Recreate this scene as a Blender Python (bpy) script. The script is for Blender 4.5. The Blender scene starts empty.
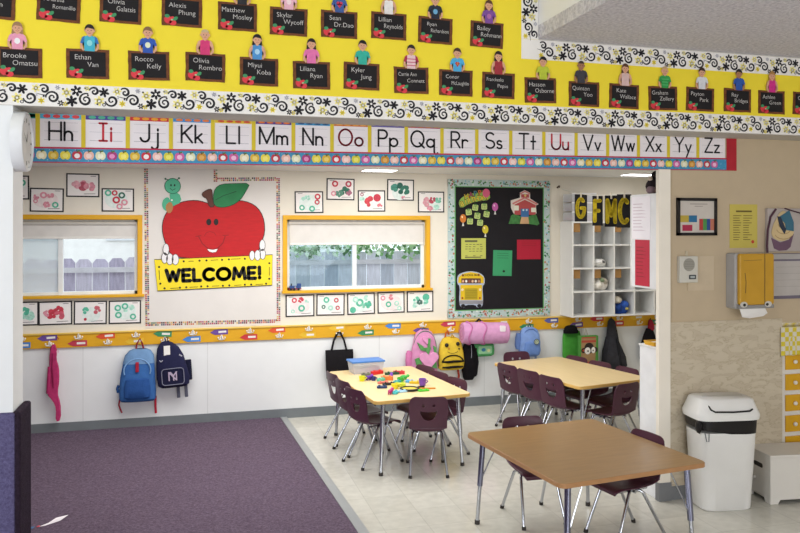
import bpy, bmesh, math, random
from mathutils import Matrix, Vector
random.seed(7)
PI = math.pi
SC = bpy.context.scene
COL = SC.collection

# ---------------------------------------------------------------- camera maths
FPX, CX, HY, ZC = 760.0, 400.0, 228.0, 2.0
YAW = math.radians(15.2)
CA, SA = math.cos(YAW), math.sin(YAW)

def ray(px, py):
    u = (px - CX) / FPX; v = (HY - py) / FPX
    return SA + CA * u, CA - SA * u, v
def onY(px, py, Y):
    r = ray(px, py); t = Y / r[1]
    return r[0] * t, ZC + r[2] * t
def onZ(px, py, z):
    r = ray(px, py); t = (z - ZC) / r[2]
    return r[0] * t, r[1] * t

# ---------------------------------------------------------------- materials
def lin(h):
    h = h.lstrip('#')
    c = [int(h[i:i + 2], 16) / 255 for i in (0, 2, 4)]
    return tuple([(x / 12.92 if x <= .04045 else ((x + .055) / 1.055) ** 2.4) for x in c] + [1.0])

MC = {}
def M(hx, rough=.6, noise=.06, scale=9, metal=0.0, bump=0.0, bscale=80, spec=.35, emit=0.0, stretch=(1, 1, 1)):
    key = (hx, rough, noise, scale, metal, bump, bscale, spec, emit, stretch)
    if key in MC: return MC[key]
    m = bpy.data.materials.new('paint_' + hx.lstrip('#'))
    m.use_nodes = True
    nt = m.node_tree; n = nt.nodes; l = nt.links
    b = n['Principled BSDF']
    b.inputs['Roughness'].default_value = rough
    b.inputs['Metallic'].default_value = metal
    b.inputs['Specular IOR Level'].default_value = spec
    tc = n.new('ShaderNodeTexCoord'); mp = n.new('ShaderNodeMapping')
    mp.inputs['Scale'].default_value = stretch
    l.new(tc.outputs['Object'], mp.inputs['Vector'])
    nz = n.new('ShaderNodeTexNoise'); nz.inputs['Scale'].default_value = scale
    nz.inputs['Detail'].default_value = 4
    l.new(mp.outputs['Vector'], nz.inputs['Vector'])
    mr = n.new('ShaderNodeMapRange')
    mr.inputs['From Min'].default_value = .25; mr.inputs['From Max'].default_value = .75
    mr.inputs['To Min'].default_value = 1 - noise; mr.inputs['To Max'].default_value = 1 + noise
    l.new(nz.outputs['Fac'], mr.inputs['Value'])
    hs = n.new('ShaderNodeHueSaturation'); hs.inputs['Color'].default_value = lin(hx)
    l.new(mr.outputs['Result'], hs.inputs['Value'])
    l.new(hs.outputs['Color'], b.inputs['Base Color'])
    if emit:
        b.inputs['Emission Color'].default_value = lin(hx); b.inputs['Emission Strength'].default_value = emit
    if bump:
        n2 = n.new('ShaderNodeTexNoise'); n2.inputs['Scale'].default_value = bscale; n2.inputs['Detail'].default_value = 6
        l.new(tc.outputs['Object'], n2.inputs['Vector'])
        bp = n.new('ShaderNodeBump'); bp.inputs['Strength'].default_value = bump; bp.inputs['Distance'].default_value = .02
        l.new(n2.outputs['Fac'], bp.inputs['Height']); l.new(bp.outputs['Normal'], b.inputs['Normal'])
    MC[key] = m
    return m

def custom(name):
    m = bpy.data.materials.new(name); m.use_nodes = True
    nt = m.node_tree
    return m, nt.nodes, nt.links, nt.nodes['Principled BSDF']

def mat_tile():
    m, n, l, b = custom('vinyl_tile')
    tc = n.new('ShaderNodeTexCoord')
    br = n.new('ShaderNodeTexBrick'); br.offset = 0; br.inputs['Scale'].default_value = 1
    br.inputs['Brick Width'].default_value = .305; br.inputs['Row Height'].default_value = .305
    br.inputs['Mortar Size'].default_value = .0025; br.inputs['Bias'].default_value = 0
    br.inputs['Color1'].default_value = lin('d2d0c6'); br.inputs['Color2'].default_value = lin('cac8be'); br.inputs['Mortar'].default_value = lin('bcbab0')
    l.new(tc.outputs['Object'], br.inputs['Vector'])
    nz = n.new('ShaderNodeTexNoise'); nz.inputs['Scale'].default_value = 14; nz.inputs['Detail'].default_value = 8
    l.new(tc.outputs['Object'], nz.inputs['Vector'])
    mr = n.new('ShaderNodeMapRange'); mr.inputs['From Min'].default_value = .3; mr.inputs['From Max'].default_value = .7
    mr.inputs['To Min'].default_value = .92; mr.inputs['To Max'].default_value = 1.06
    l.new(nz.outputs['Fac'], mr.inputs['Value'])
    hs = n.new('ShaderNodeHueSaturation'); l.new(br.outputs['Color'], hs.inputs['Color']); l.new(mr.outputs['Result'], hs.inputs['Value'])
    l.new(hs.outputs['Color'], b.inputs['Base Color'])
    b.inputs['Roughness'].default_value = .16; b.inputs['Specular IOR Level'].default_value = .5
    return m

def mat_carpet(c1, c2, name):
    m, n, l, b = custom(name)
    tc = n.new('ShaderNodeTexCoord')
    nz = n.new('ShaderNodeTexNoise'); nz.inputs['Scale'].default_value = 55; nz.inputs['Detail'].default_value = 8; nz.inputs['Roughness'].default_value = .8
    l.new(tc.outputs['Object'], nz.inputs['Vector'])
    cr = n.new('ShaderNodeValToRGB'); cr.color_ramp.elements[0].position = .35; cr.color_ramp.elements[1].position = .68
    cr.color_ramp.elements[0].color = lin(c1); cr.color_ramp.elements[1].color = lin(c2)
    l.new(nz.outputs['Fac'], cr.inputs['Fac']); l.new(cr.outputs['Color'], b.inputs['Base Color'])
    bp = n.new('ShaderNodeBump'); bp.inputs['Strength'].default_value = .6; bp.inputs['Distance'].default_value = .01
    l.new(nz.outputs['Fac'], bp.inputs['Height']); l.new(bp.outputs['Normal'], b.inputs['Normal'])
    b.inputs['Roughness'].default_value = .95; b.inputs['Specular IOR Level'].default_value = .1
    return m

def mat_marble():
    m, n, l, b = custom('marble_panel')
    tc = n.new('ShaderNodeTexCoord'); mp = n.new('ShaderNodeMapping')
    mp.inputs['Rotation'].default_value = (0, -.7, 0); mp.inputs['Scale'].default_value = (1.0, 1.0, 2.6)
    l.new(tc.outputs['Object'], mp.inputs['Vector'])
    nz = n.new('ShaderNodeTexNoise'); nz.inputs['Scale'].default_value = 9; nz.inputs['Detail'].default_value = 10; nz.inputs['Distortion'].default_value = .5
    l.new(mp.outputs['Vector'], nz.inputs['Vector'])
    cr = n.new('ShaderNodeValToRGB'); e = cr.color_ramp.elements
    e[0].position = .30; e[0].color = lin('bcae98'); e[1].position = .62; e[1].color = lin('c9bda8')
    x = e.new(.44); x.color = lin('c3b6a0'); x = e.new(.47); x.color = lin('b3a58d'); x = e.new(.5); x.color = lin('c6baa4')
    l.new(nz.outputs['Fac'], cr.inputs['Fac']); l.new(cr.outputs['Color'], b.inputs['Base Color'])
    b.inputs['Roughness'].default_value = .35
    return m

def mat_popcorn():
    m, n, l, b = custom('popcorn_plaster')
    tc = n.new('ShaderNodeTexCoord')
    nz = n.new('ShaderNodeTexNoise'); nz.inputs['Scale'].default_value = 48; nz.inputs['Detail'].default_value = 6
    l.new(tc.outputs['Object'], nz.inputs['Vector'])
    cr = n.new('ShaderNodeValToRGB'); cr.color_ramp.elements[0].position = .35; cr.color_ramp.elements[1].position = .65
    cr.color_ramp.elements[0].color = lin('cfccd6'); cr.color_ramp.elements[1].color = lin('f0edf4')
    l.new(nz.outputs['Fac'], cr.inputs['Fac']); l.new(cr.outputs['Color'], b.inputs['Base Color'])
    bp = n.new('ShaderNodeBump'); bp.inputs['Strength'].default_value = .9; bp.inputs['Distance'].default_value = .03
    l.new(nz.outputs['Fac'], bp.inputs['Height']); l.new(bp.outputs['Normal'], b.inputs['Normal'])
    b.inputs['Roughness'].default_value = .95
    return m

def mat_glass(name, tint, mix):
    m, n, l, b = custom(name)
    n.remove(b)
    out = n['Material Output']
    tr = n.new('ShaderNodeBsdfTransparent'); tr.inputs['Color'].default_value = lin(tint)
    gl = n.new('ShaderNodeBsdfGlossy'); gl.inputs['Roughness'].default_value = .03
    ad = n.new('ShaderNodeMixShader'); ad.inputs['Fac'].default_value = mix
    l.new(tr.outputs[0], ad.inputs[1]); l.new(gl.outputs[0], ad.inputs[2]); l.new(ad.outputs[0], out.inputs['Surface'])
    return m

def mat_clear_plastic():
    m, n, l, b = custom('clear_plastic')
    b.inputs['Base Color'].default_value = lin('e6eaf2'); b.inputs['Roughness'].default_value = .15
    b.inputs['Alpha'].default_value = .55
    return m

def mat_gingham(a, c, w):
    m, n, l, b = custom('gingham_cloth')
    tc = n.new('ShaderNodeTexCoord')
    ck = n.new('ShaderNodeTexChecker'); ck.inputs['Scale'].default_value = 1 / w
    ck.inputs['Color1'].default_value = lin(a); ck.inputs['Color2'].default_value = lin(c)
    l.new(tc.outputs['Object'], ck.inputs['Vector']); l.new(ck.outputs['Color'], b.inputs['Base Color'])
    b.inputs['Roughness'].default_value = .9
    return m

CHROME = M('b9bcc4', rough=.16, metal=1.0, noise=.02)
CHROME_BLUE = M('8b8da4', rough=.2, metal=1.0, noise=.03)
BLACKP = M('141216', rough=.5)
TILE = mat_tile()
CARPET = mat_carpet('483b4a', '786879', 'purple_carpet')
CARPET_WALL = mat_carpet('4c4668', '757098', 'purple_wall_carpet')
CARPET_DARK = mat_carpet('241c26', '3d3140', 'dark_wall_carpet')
MARBLE = mat_marble()
POPCORN = mat_popcorn()
GLASS = mat_glass('window_glass', 'f4f8fa', .012)
GLASS_BLUE = mat_glass('double_glass', 'e2eff4', .015)
GLASS_REFLECT = mat_glass('painted_reflection_glass', 'e6f0f4', .06)
_n = GLASS_REFLECT.node_tree; _e = _n.nodes.new('ShaderNodeBsdfDiffuse'); _e.inputs['Color'].default_value = lin('f2f6f8'); _m2 = _n.nodes.new('ShaderNodeMixShader'); _m2.inputs['Fac'].default_value = .45  # white diffuse mixed into the pane paints a bright reflection on it
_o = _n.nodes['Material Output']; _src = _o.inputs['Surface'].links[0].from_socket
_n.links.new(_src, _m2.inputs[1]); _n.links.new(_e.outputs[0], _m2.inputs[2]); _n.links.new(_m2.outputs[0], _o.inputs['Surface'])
CLEAR = mat_clear_plastic()
BURG = M('4c2638', rough=.38, noise=.08, spec=.45)
MAPLE = M('dcc494', rough=.35, noise=.05, scale=3, stretch=(6, 1, 1))
MAPLE_EDGE = M('d7ad62', rough=.45)
OAK = M('9d7a4e', rough=.3, noise=.10, scale=5, stretch=(1, 7, 1))
OAK_EDGE = M('ab7f56', rough=.4)
WALLB = M('e2dccf', rough=.85, noise=.02, bump=.03, bscale=120)
WALLW = M('e9ebec', rough=.55, noise=.015)
WALLR = M('c0ae93', rough=.85, noise=.03, bump=.03, bscale=120)
CREAM = M('f0e9dc', rough=.6, noise=.02)
YTRIM = M('dca51c', rough=.5, noise=.04)
WHITEP = M('eceae6', rough=.5, noise=.02)
PAPERW = M('efece8', rough=.85, noise=.03)

# ---------------------------------------------------------------- mesh builder
TEXTC = {}
def text_geo(s, bold=0.0, shear=0.0):
    k = (s, bold, shear)
    if k not in TEXTC:
        cu = bpy.data.curves.new('lettering', 'FONT'); cu.body = s; cu.size = 1; cu.align_x = 'CENTER'; cu.align_y = 'CENTER'
        cu.offset = bold; cu.shear = shear; cu.resolution_u = 3
        o = bpy.data.objects.new('lettering', cu)
        me = bpy.data.meshes.new_from_object(o)
        TEXTC[k] = ([(v.co.x, v.co.y) for v in me.vertices], [tuple(p.vertices) for p in me.polygons])
        bpy.data.objects.remove(o); bpy.data.meshes.remove(me); bpy.data.curves.remove(cu)
    return TEXTC[k]

class MB:
    def __init__(s, mat=None):
        s.v = []; s.f = []; s.mi = []; s.mats = []; s.cur = 0
        if mat: s.use(mat)
    def use(s, mat):
        if isinstance(mat, str): mat = M(mat)
        if mat not in s.mats: s.mats.append(mat)
        s.cur = s.mats.index(mat); return s
    def add(s, vs, fs):
        b = len(s.v); vs = [tuple(v) for v in vs]; s.v.extend(vs); assert all(max(f) < len(vs) for f in fs)
        for f in fs:
            s.f.append(tuple(b + i for i in f)); s.mi.append(s.cur)
        return s
    def box(s, x0, x1, y0, y1, z0, z1):
        vs = [(x, y, z) for z in (z0, z1) for y in (y0, y1) for x in (x0, x1)]
        return s.add(vs, [(0, 2, 3, 1), (4, 5, 7, 6), (0, 1, 5, 4), (2, 6, 7, 3), (0, 4, 6, 2), (1, 3, 7, 5)])
    def plate(s, pts, y0, y1):
        n = len(pts)
        vs = [(p[0], y0, p[1]) for p in pts] + [(p[0], y1, p[1]) for p in pts]
        fs = [tuple(range(n)), tuple(range(2 * n - 1, n - 1, -1))] + [(i, n + i, n + (i + 1) % n, (i + 1) % n) for i in range(n)]
        return s.add(vs, fs)
    def slab(s, pts, z0, z1):
        n = len(pts)
        vs = [(p[0], p[1], z0) for p in pts] + [(p[0], p[1], z1) for p in pts]
        fs = [tuple(range(n - 1, -1, -1)), tuple(range(n, 2 * n))] + [(i, (i + 1) % n, n + (i + 1) % n, n + i) for i in range(n)]
        return s.add(vs, fs)
    def poly(s, pts, y):
        return s.add([(p[0], y, p[1]) for p in pts], [tuple(range(len(pts)))])
    def disc(s, cx, cz, r, y, rz=None, n=18, rot=0):
        rz = rz or r; c, d = math.cos(rot), math.sin(rot)
        pts = []
        for i in range(n):
            a = 2 * PI * i / n; x = r * math.cos(a); z = rz * math.sin(a)
            pts.append((cx + x * c - z * d, cz + x * d + z * c))
        return s.poly(pts, y)
    def ringd(s, cx, cz, r, w, y, rz=None, n=18):
        k = (rz or r) / r
        s.ribbon([(cx + r * math.cos(2 * PI * i / n), cz + r * k * math.sin(2 * PI * i / n)) for i in range(n)], w, y, True)
        return s
    def ribbon(s, pts, w, y, closed=False):
        n = len(pts); vs = []
        ws = w if isinstance(w, (list, tuple)) else [w] * n
        for i in range(n):
            a = pts[(i - 1) % n] if closed or i > 0 else pts[i]
            b = pts[(i + 1) % n] if closed or i < n - 1 else pts[i]
            dx, dz = b[0] - a[0], b[1] - a[1]; L = math.hypot(dx, dz) or 1
            nx, nz = -dz / L * ws[i] / 2, dx / L * ws[i] / 2
            vs += [(pts[i][0] + nx, y, pts[i][1] + nz), (pts[i][0] - nx, y, pts[i][1] - nz)]
        fs = []
        for i in range(n if closed else n - 1):
            j = (i + 1) % n; fs.append((2 * i, 2 * i + 1, 2 * j + 1, 2 * j))
        return s.add(vs, fs)
    def stroke(s, pts, w, y):
        n = len(pts)
        for i in range(n - 1):
            a, b = pts[i], pts[i + 1]; L = math.hypot(b[0] - a[0], b[1] - a[1])
            if L > 1e-6: s.ribbon([a, b], w, y)
        for i in range(n):
            s.disc(pts[i][0], pts[i][1], w / 2, y, n=10)
        return s
    def tube(s, pts, r, n=8):
        P = [Vector(p) for p in pts]; N = len(P)
        rs = r if isinstance(r, (list, tuple)) else [r] * N
        vs = []; prev = None
        for i in range(N):
            t = (P[min(i + 1, N - 1)] - P[max(i - 1, 0)]).normalized()
            if prev is None:
                up = Vector((0, 0, 1)) if abs(t.z) < .9 else Vector((1, 0, 0))
                u = t.cross(up).normalized()
            else:
                u = (prev - t * prev.dot(t)).normalized()
            prev = u; w = t.cross(u)
            for k in range(n):
                a = 2 * PI * k / n
                vs.append(P[i] + (u * math.cos(a) + w * math.sin(a)) * rs[i])
        fs = []
        for i in range(N - 1):
            for k in range(n):
                k2 = (k + 1) % n
                fs.append((i * n + k, i * n + k2, (i + 1) * n + k2, (i + 1) * n + k))
        fs.append(tuple(range(n - 1, -1, -1))); fs.append(tuple(range((N - 1) * n, N * n)))
        return s.add(vs, fs)
    def loft(s, rings, cap=True):
        n = len(rings[0]); vs = [p for r in rings for p in r]; fs = []
        for i in range(len(rings) - 1):
            for k in range(n):
                k2 = (k + 1) % n
                fs.append((i * n + k, i * n + k2, (i + 1) * n + k2, (i + 1) * n + k))
        if cap:
            fs.append(tuple(range(n - 1, -1, -1))); fs.append(tuple(range((len(rings) - 1) * n, len(rings) * n)))
        return s.add(vs, fs)
    def ball(s, c, r, nu=14, nv=8, wob=0):
        if not isinstance(r, (list, tuple)): r = (r, r, r)
        rings = []
        for j in range(1, nv):
            a = -PI / 2 + PI * j / nv
            rr = []
            for i in range(nu):
                b = 2 * PI * i / nu; k = 1 + (random.uniform(-wob, wob) if wob else 0)
                rr.append((c[0] + k * r[0] * math.cos(a) * math.cos(b), c[1] + k * r[1] * math.cos(a) * math.sin(b), c[2] + k * r[2] * math.sin(a)))
            rings.append(rr)
        return s.loft(rings)
    def grid(s, rows):
        m = len(rows[0]); vs = [p for r in rows for p in r]
        return s.add(vs, [(i * m + k, i * m + k + 1, (i + 1) * m + k + 1, (i + 1) * m + k) for i in range(len(rows) - 1) for k in range(m - 1)])
    def text(s, t, size, cx, cz, y, rot=0, bold=0.0, shear=0.0, sx=1.0):
        vs, fs = text_geo(t, bold, shear); c, d = math.cos(rot), math.sin(rot)
        out = []
        for x, z in vs:
            x *= size * sx; z *= size
            out.append((cx + x * c - z * d, y, cz + x * d + z * c))
        return s.add(out, fs)
    def xform(s, mtx, start=0):
        for i in range(start, len(s.v)): s.v[i] = tuple(mtx @ Vector(s.v[i]))
        return s
    def build(s, name, parent=None, smooth=False, loc=None, bevel=0, angle=40, label=None, solid=0, sub=0):
        me = bpy.data.meshes.new(name); me.from_pydata(s.v, [], s.f)
        for m in s.mats: me.materials.append(m)
        for p, i in zip(me.polygons, s.mi): p.material_index = i
        if smooth:
            for p in me.polygons: p.use_smooth = True
            me.set_sharp_from_angle(angle=math.radians(angle))
        me.update()
        o = bpy.data.objects.new(name, me); COL.objects.link(o)
        if parent: o.parent = parent
        if loc: o.location = loc
        if solid:
            md = o.modifiers.new('solid', 'SOLIDIFY'); md.thickness = solid; md.offset = 0
        if bevel:
            md = o.modifiers.new('round', 'BEVEL'); md.width = bevel; md.segments = 2; md.limit_method = 'ANGLE'
        if label: o['label'] = label
        return o

def tag(o, label=None, cat=None, group=None, kind=None):
    if label: o['label'] = label
    if cat: o['category'] = cat
    if group: o['group'] = group
    if kind: o['kind'] = kind
    return o
def thing(name, label, cat, loc=(0, 0, 0), rz=0, group=None, ry=0, rx=0):
    o = bpy.data.objects.new(name, None); COL.objects.link(o); o.empty_display_size = .05
    o.location = loc; o.rotation_euler = (rx, ry, rz)
    return tag(o, label, cat, group)
def struct(mb, name, parent=None, **k):
    o = mb.build(name, parent, **k)
    if not parent: o['kind'] = 'structure'
    return o
def copy_tree(o, parent=None):
    c = o.copy(); COL.objects.link(c); c.parent = parent
    for ch in [x for x in o.children]: copy_tree(ch, c)
    return c
def sring(z, hw, d, yb, n=22, e=2.8, cx=0.0):
    """superellipse ring; back at y=yb, front at yb-d"""
    r = []
    for i in range(n):
        a = 2 * PI * i / n; c, q = math.cos(a), math.sin(a)
        r.append((cx + hw * math.copysign(abs(c) ** (2 / e), c), yb - d / 2 + d / 2 * math.copysign(abs(q) ** (2 / e), q), z))
    return r
def rrect(x0, x1, z0, z1, r, n=5):
    pts = []
    for cx, cz, a0 in ((x1 - r, z0 + r, -PI / 2), (x1 - r, z1 - r, 0), (x0 + r, z1 - r, PI / 2), (x0 + r, z0 + r, PI)):
        for i in range(n + 1):
            a = a0 + PI / 2 * i / n; pts.append((cx + r * math.cos(a), cz + r * math.sin(a)))
    return pts
def arc(cx, cz, rx, rz, a0, a1, n=12):
    return [(cx + rx * math.cos(math.radians(a0 + (a1 - a0) * i / n)), cz + rz * math.sin(math.radians(a0 + (a1 - a0) * i / n))) for i in range(n + 1)]
def spiral(cx, cz, r0, a0, turns, n=26, k=.25, sgn=1):
    return [(cx + r0 * (1 - (1 - k) * i / n) * math.cos(a0 + sgn * turns * 2 * PI * i / n), cz + r0 * (1 - (1 - k) * i / n) * math.sin(a0 + sgn * turns * 2 * PI * i / n)) for i in range(n + 1)]

# ================================================================ THE SETTING
YB = 8.04          # back wall of the far room
YH = 4.61          # front face of the header
YW = 4.88          # face of lintel and near right wall
ZR = 2.60          # ceiling of far room
struct(MB(TILE).box(.85, 5.6, -3, 8.2, -.1, 0), 'floor')
cp = [(-4, -3), (1.03, -3), (1.035, 4.88), (.88, 7.99), (.88, YB), (-4, YB)]
struct(MB(CARPET).slab(cp, -.05, .012), 'floor_carpet')
cs = [(1.03, -3), (1.10, -3), (1.105, 4.88), (.945, YB), (.88, YB), (1.035, 4.88)]
struct(MB(M('9a9d9e', rough=.35, noise=.05)).slab(cs, -.05, .016), 'trim_carpet_edge')

W1 = dict(x0=-2.15, x1=-.54, z0=1.335, z1=2.085)
W2 = dict(x0=.950, x1=2.482, z0=1.335, z1=2.09)
wb = MB(WALLB)
T = .16
def bk(x0, x1, z0, z1): wb.box(x0, x1, YB, YB + T, z0, z1)
bk(-4, 5.6, .975, 1.335); bk(-4, 5.6, 2.09, 2.75)
bk(-4, W1['x0'], 1.335, 2.09); bk(W1['x1'], W2['x0'], 1.335, 2.09); bk(W2['x1'], 5.6, 1.335, 2.09)
bk(W1['x0'], W1['x1'], 2.085, 2.09)
wb.use(WALLW).box(-4, 5.6, YB, YB + T, -.1, .975)
struct(wb, 'wall_back')
for sx in (-1.05, .14, 1.95, 3.17, 4.39):
    struct(MB(M('c9cbcb')).box(sx - .002, sx + .002, YB - .0015, YB + .001, .1, .83), 'trim_panel_seam')
struct(MB(M('747a7e', rough=.5)).box(-4, 5.6, YB - .012, YB + .01, 0, .098), 'baseboard_back')
struct(MB(WALLW).box(-4.1, -4, -3, 8.2, -.1, 4.5), 'wall_left')
struct(MB(WALLB).box(5.55, 5.7, -3, 8.2, -.1, 4.5), 'wall_right')
struct(MB(WALLB).box(-4, 5.6, -3.1, -3, -.1, 4.5), 'wall_rear')
struct(MB(WALLW).box(-4, 5.6, 5.0, 8.2, ZR, ZR + .1), 'ceiling_far_room')
struct(MB(WALLW).box(-4, 2.2, -3, YH, 4.4, 4.5), 'ceiling_high')
struct(MB(POPCORN).box(2.2, 5.6, -3, YH, 3.25, 3.34), 'ceiling_low')
struct(MB(M('fbfbff', rough=.7, noise=.01)).box(2.2, 2.3, -3, YH, 3.34, 4.4), 'wall_ceiling_step')
struct(MB(M('c9c5bd', rough=.7, noise=.02)).box(-4, 5.6, YH, 5.0, 2.677, 4.5), 'wall_header')
struct(MB(M('c9bfae', rough=.8)).box(-.96, 3.282, YW, 4.98, 2.43, 2.677), 'wall_lintel')
struct(MB(WALLW).box(-4, -.962, YH, 4.86, 0, 2.677), 'wall_pillar_white')
wr = MB(WALLR)
wr.box(3.345, 4.365, YW, 4.903, 0, 2.677); wr.box(4.365, 5.55, YW, 4.95, 1.27, 2.677)
wr.box(4.365, 5.55, 5.32, 5.38, 0, 1.27)
struct(wr, 'wall_near_right')
pt = MB(CREAM).box(3.283, 3.378, 4.862, 4.902, 0, 2.43)
pl = struct(pt, 'trim_doorpost')
struct(MB(M('77797c', rough=.5)).box(3.279, 3.384, 4.856, 4.904, 0.001, .135), 'baseboard_doorpost')
struct(MB(MARBLE).box(3.38, 4.372, YW - .008, YW + .002, .1, 1.304), 'trim_marble_panel')
struct(MB(M('77797c', rough=.5)).box(3.386, 4.365, YW - .014, YW + .002, 0.001, .1), 'baseboard_near_right')
struct(MB(M('c6b59b', rough=.7)).plate(rrect(3.535, 3.76, 1.535, 1.79, .006), YW - .006, YW + .001), 'trim_cover_plate')
kw = thing('carpeted_kneewall', 'purple carpeted low wall end wrapped round foot of white pillar', 'half wall', (0, 0, 0))
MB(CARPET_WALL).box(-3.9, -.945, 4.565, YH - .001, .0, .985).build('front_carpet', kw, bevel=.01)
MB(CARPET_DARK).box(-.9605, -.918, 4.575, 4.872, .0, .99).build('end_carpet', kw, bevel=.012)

# ---- windows
def window(name, w, mull, blind_z, tagtxt):
    x0, x1, z0, z1 = w['x0'], w['x1'], w['z0'], w['z1']
    t = bpy.data.objects.new(name, None); COL.objects.link(t); t['kind'] = 'structure'; t.location = (x0, YB, z0)
    def L(mb, n, **k):
        mb.xform(Matrix.Translation((-x0, -YB, -z0))); return mb.build(n, t, **k)
    m = MB(YTRIM)
    b = .045
    m.box(x0 - b, x0, YB - .02, YB + .01, z0 - .02, z1 + b); m.box(x1, x1 + b, YB - .02, YB + .01, z0 - .02, z1 + b)
    m.box(x0 - b, x1 + b, YB - .022, YB + .01, z1, z1 + b); m.box(x0 - b - .01, x1 + b + .02, YB - .05, YB + .01, z0 - .022, z0 + .004)
    L(m, 'window_frame', bevel=.003)
    m = MB(M('d8b04a')); d = .10   # reveal
    m.box(x0 - .002, x0 + .004, YB, YB + d, z0, z1); m.box(x1 - .004, x1 + .002, YB, YB + d, z0, z1)
    m.box(x0, x1, YB, YB + d, z1 - .004, z1 + .001); m.box(x0, x1, YB, YB + d, z0 - .001, z0 + .004)
    L(m, 'window_reveal')
    m = MB(M('e8ecee', rough=.4)); f = .035; y0, y1 = YB + .06, YB + .11
    m.box(x0, x0 + f, y0, y1, z0, z1); m.box(x1 - f, x1, y0, y1, z0, z1)
    m.box(x0, x1, y0, y1, z1 - f, z1); m.box(x0, x1, y0, y1, z0, z0 + f)
    m.box(mull - .022, mull + .022, y0 - .01, y1, z0, z1)
    L(m, 'window_sash', bevel=.002)
    L(MB(GLASS_REFLECT if name == 'window_1' else GLASS_BLUE).box(x0 + f, mull, YB + .082, YB + .086, z0 + f, z1 - f), 'window_pane')
    L(MB(GLASS).box(mull, x1 - f, YB + .095, YB + .099, z0 + f, z1 - f), 'window_pane')
    r = thing('roller_blind', tagtxt, 'blind', (0, 0, 0))
    MB(M('d9d6d2', rough=.8)).box(x0 + .03, x1 - .02, YB + .038, YB + .041, blind_z, z1 - .05).build('blind_cloth', r)
    MB(M('e6e4e0')).box(x0 + .03, x1 - .02, YB + .03, YB + .046, blind_z - .018, blind_z + .002).build('hem_bar', r, bevel=.003)
    MB(M('bfbcb6')).tube([(x0 + .02, YB + .04, z1 - .04), (x1 - .01, YB + .04, z1 - .04)], .02, 12).build('roller', r, smooth=True)
    MB(WHITEP).tube([(x1 - .012, YB + .02, z1 - .03), (x1 - .012, YB + .02, z1 - .28)], .003, 6).build('pull_cord', r)
window('window_1', W1, onY(61, 250, YB + .08)[0], onY(100, 237, YB + .04)[1], 'white roller blind part lowered in window beside pillar and apple poster')
window('window_2', W2, onY(354, 250, YB + .08)[0], onY(354, 243, YB + .04)[1], 'white roller blind part lowered in window with ivy outside')

# ---- outside
YF = 9.7
def fence(x0, x1, ztop, label, tone, dog):
    t = thing('wooden_fence', label, 'fence', ((x0 + x1) / 2, YF, 0))
    m = MB(); cx = (x0 + x1) / 2; x = x0; i = 0
    cols = [M(c, rough=.9, noise=.18, scale=6, stretch=(6, 1, 1)) for c in tone]
    while x < x1:
        w = .185; h = ztop + random.uniform(-.012, .012)
        a, b = x - cx + .004, x - cx + w - .004
        pts = [(a, -.1), (b, -.1), (b, h - .05), (b - .04, h), (a + .04, h), (a, h - .05)] if dog else [(a, -.1), (b, -.1), (b, h), (a, h)]
        m.use(cols[i % len(cols)]).plate(pts, 0, .02); x += w; i += 1
    m.build('plank', t)
    MB(M('d4d0d6', rough=.9, noise=.12)).box(x0 - cx, x1 - cx, -.035, -.001, ztop - .17, ztop - .11).build('rail', t)
    return t
fence(-3.2, .5, 1.64, 'grey weathered dog-eared plank fence outside window by the pillar', ['b4abc0', 'cac2d2', 'c0b8cc'], True)
fence(.52, 5.0, 1.70, 'grey weathered plank fence under ivy outside second window', ['ccced8', 'dedce8', 'c0c4d2', 'e2e0ea'], False)
iv = MB(); gm = [M('6a9a60'), M('9cc48c'), M('dcecd4'), M('50804c')]
for i in range(420):
    x = random.uniform(1.0, 3.9); z = 1.70 + random.gauss(0.04, .06); y = YF - random.uniform(.02, .14)
    a = random.uniform(0, 2 * PI); r = random.uniform(.025, .05); iv.use(random.choice(gm))
    tx = random.uniform(-.6, .6)
    iv.add([(x + r * math.cos(a + k * PI / 2) * (1 if k % 2 else .6), y + tx * r * math.sin(k), z + r * math.sin(a + k * PI / 2) * (1 if k % 2 else .6)) for k in range(4)], [(0, 1, 2, 3)])
tag(iv.build('ivy'), 'leafy green ivy trailing over top of plank fence outside', 'ivy', kind='stuff')
struct(MB(M('a8a49a', rough=.95)).box(-8, 10, 8.25, 24, -.4, -.1), 'ground_outside')
hs = thing('neighbour_house', 'pale sunlit house wall beyond plank fence', 'house', (-1.5, 13, -.1))
MB(M('f4f2ee', rough=.9)).box(-4, 4, 0, .3, 0, 5).build('wall', hs)
for x in (-1.0, .55, 2.2):
    f = MB(M('e2e6ea')).box(x - .4, x + .4, -.04, .01, 1.9, 3.1).build('window', hs)
    MB(M('bfd0d8', rough=.2)).box(x - .34, x + .34, -.045, -.038, 1.96, 3.04).build('pane', f)

# ================================================================ BULLETIN HEADER
by = MB(M('f3dd38', rough=.75, noise=.035, scale=4, bump=.12, bscale=9))
XS0, XS1 = onY(521, 40, YH)[0], 2.198
ZT0 = 3.243
by.plate([(-3, 2.72), (5.2, 2.72), (5.2, ZT0 - .02), (XS1, ZT0 - .02), (XS1, 4.2), (-3, 4.2)], YH - .004, YH - .0005)
tag(by.build('mounted_bulletin_paper'), 'bright yellow backing paper covering the wall above opening', 'bulletin board paper')

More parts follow.
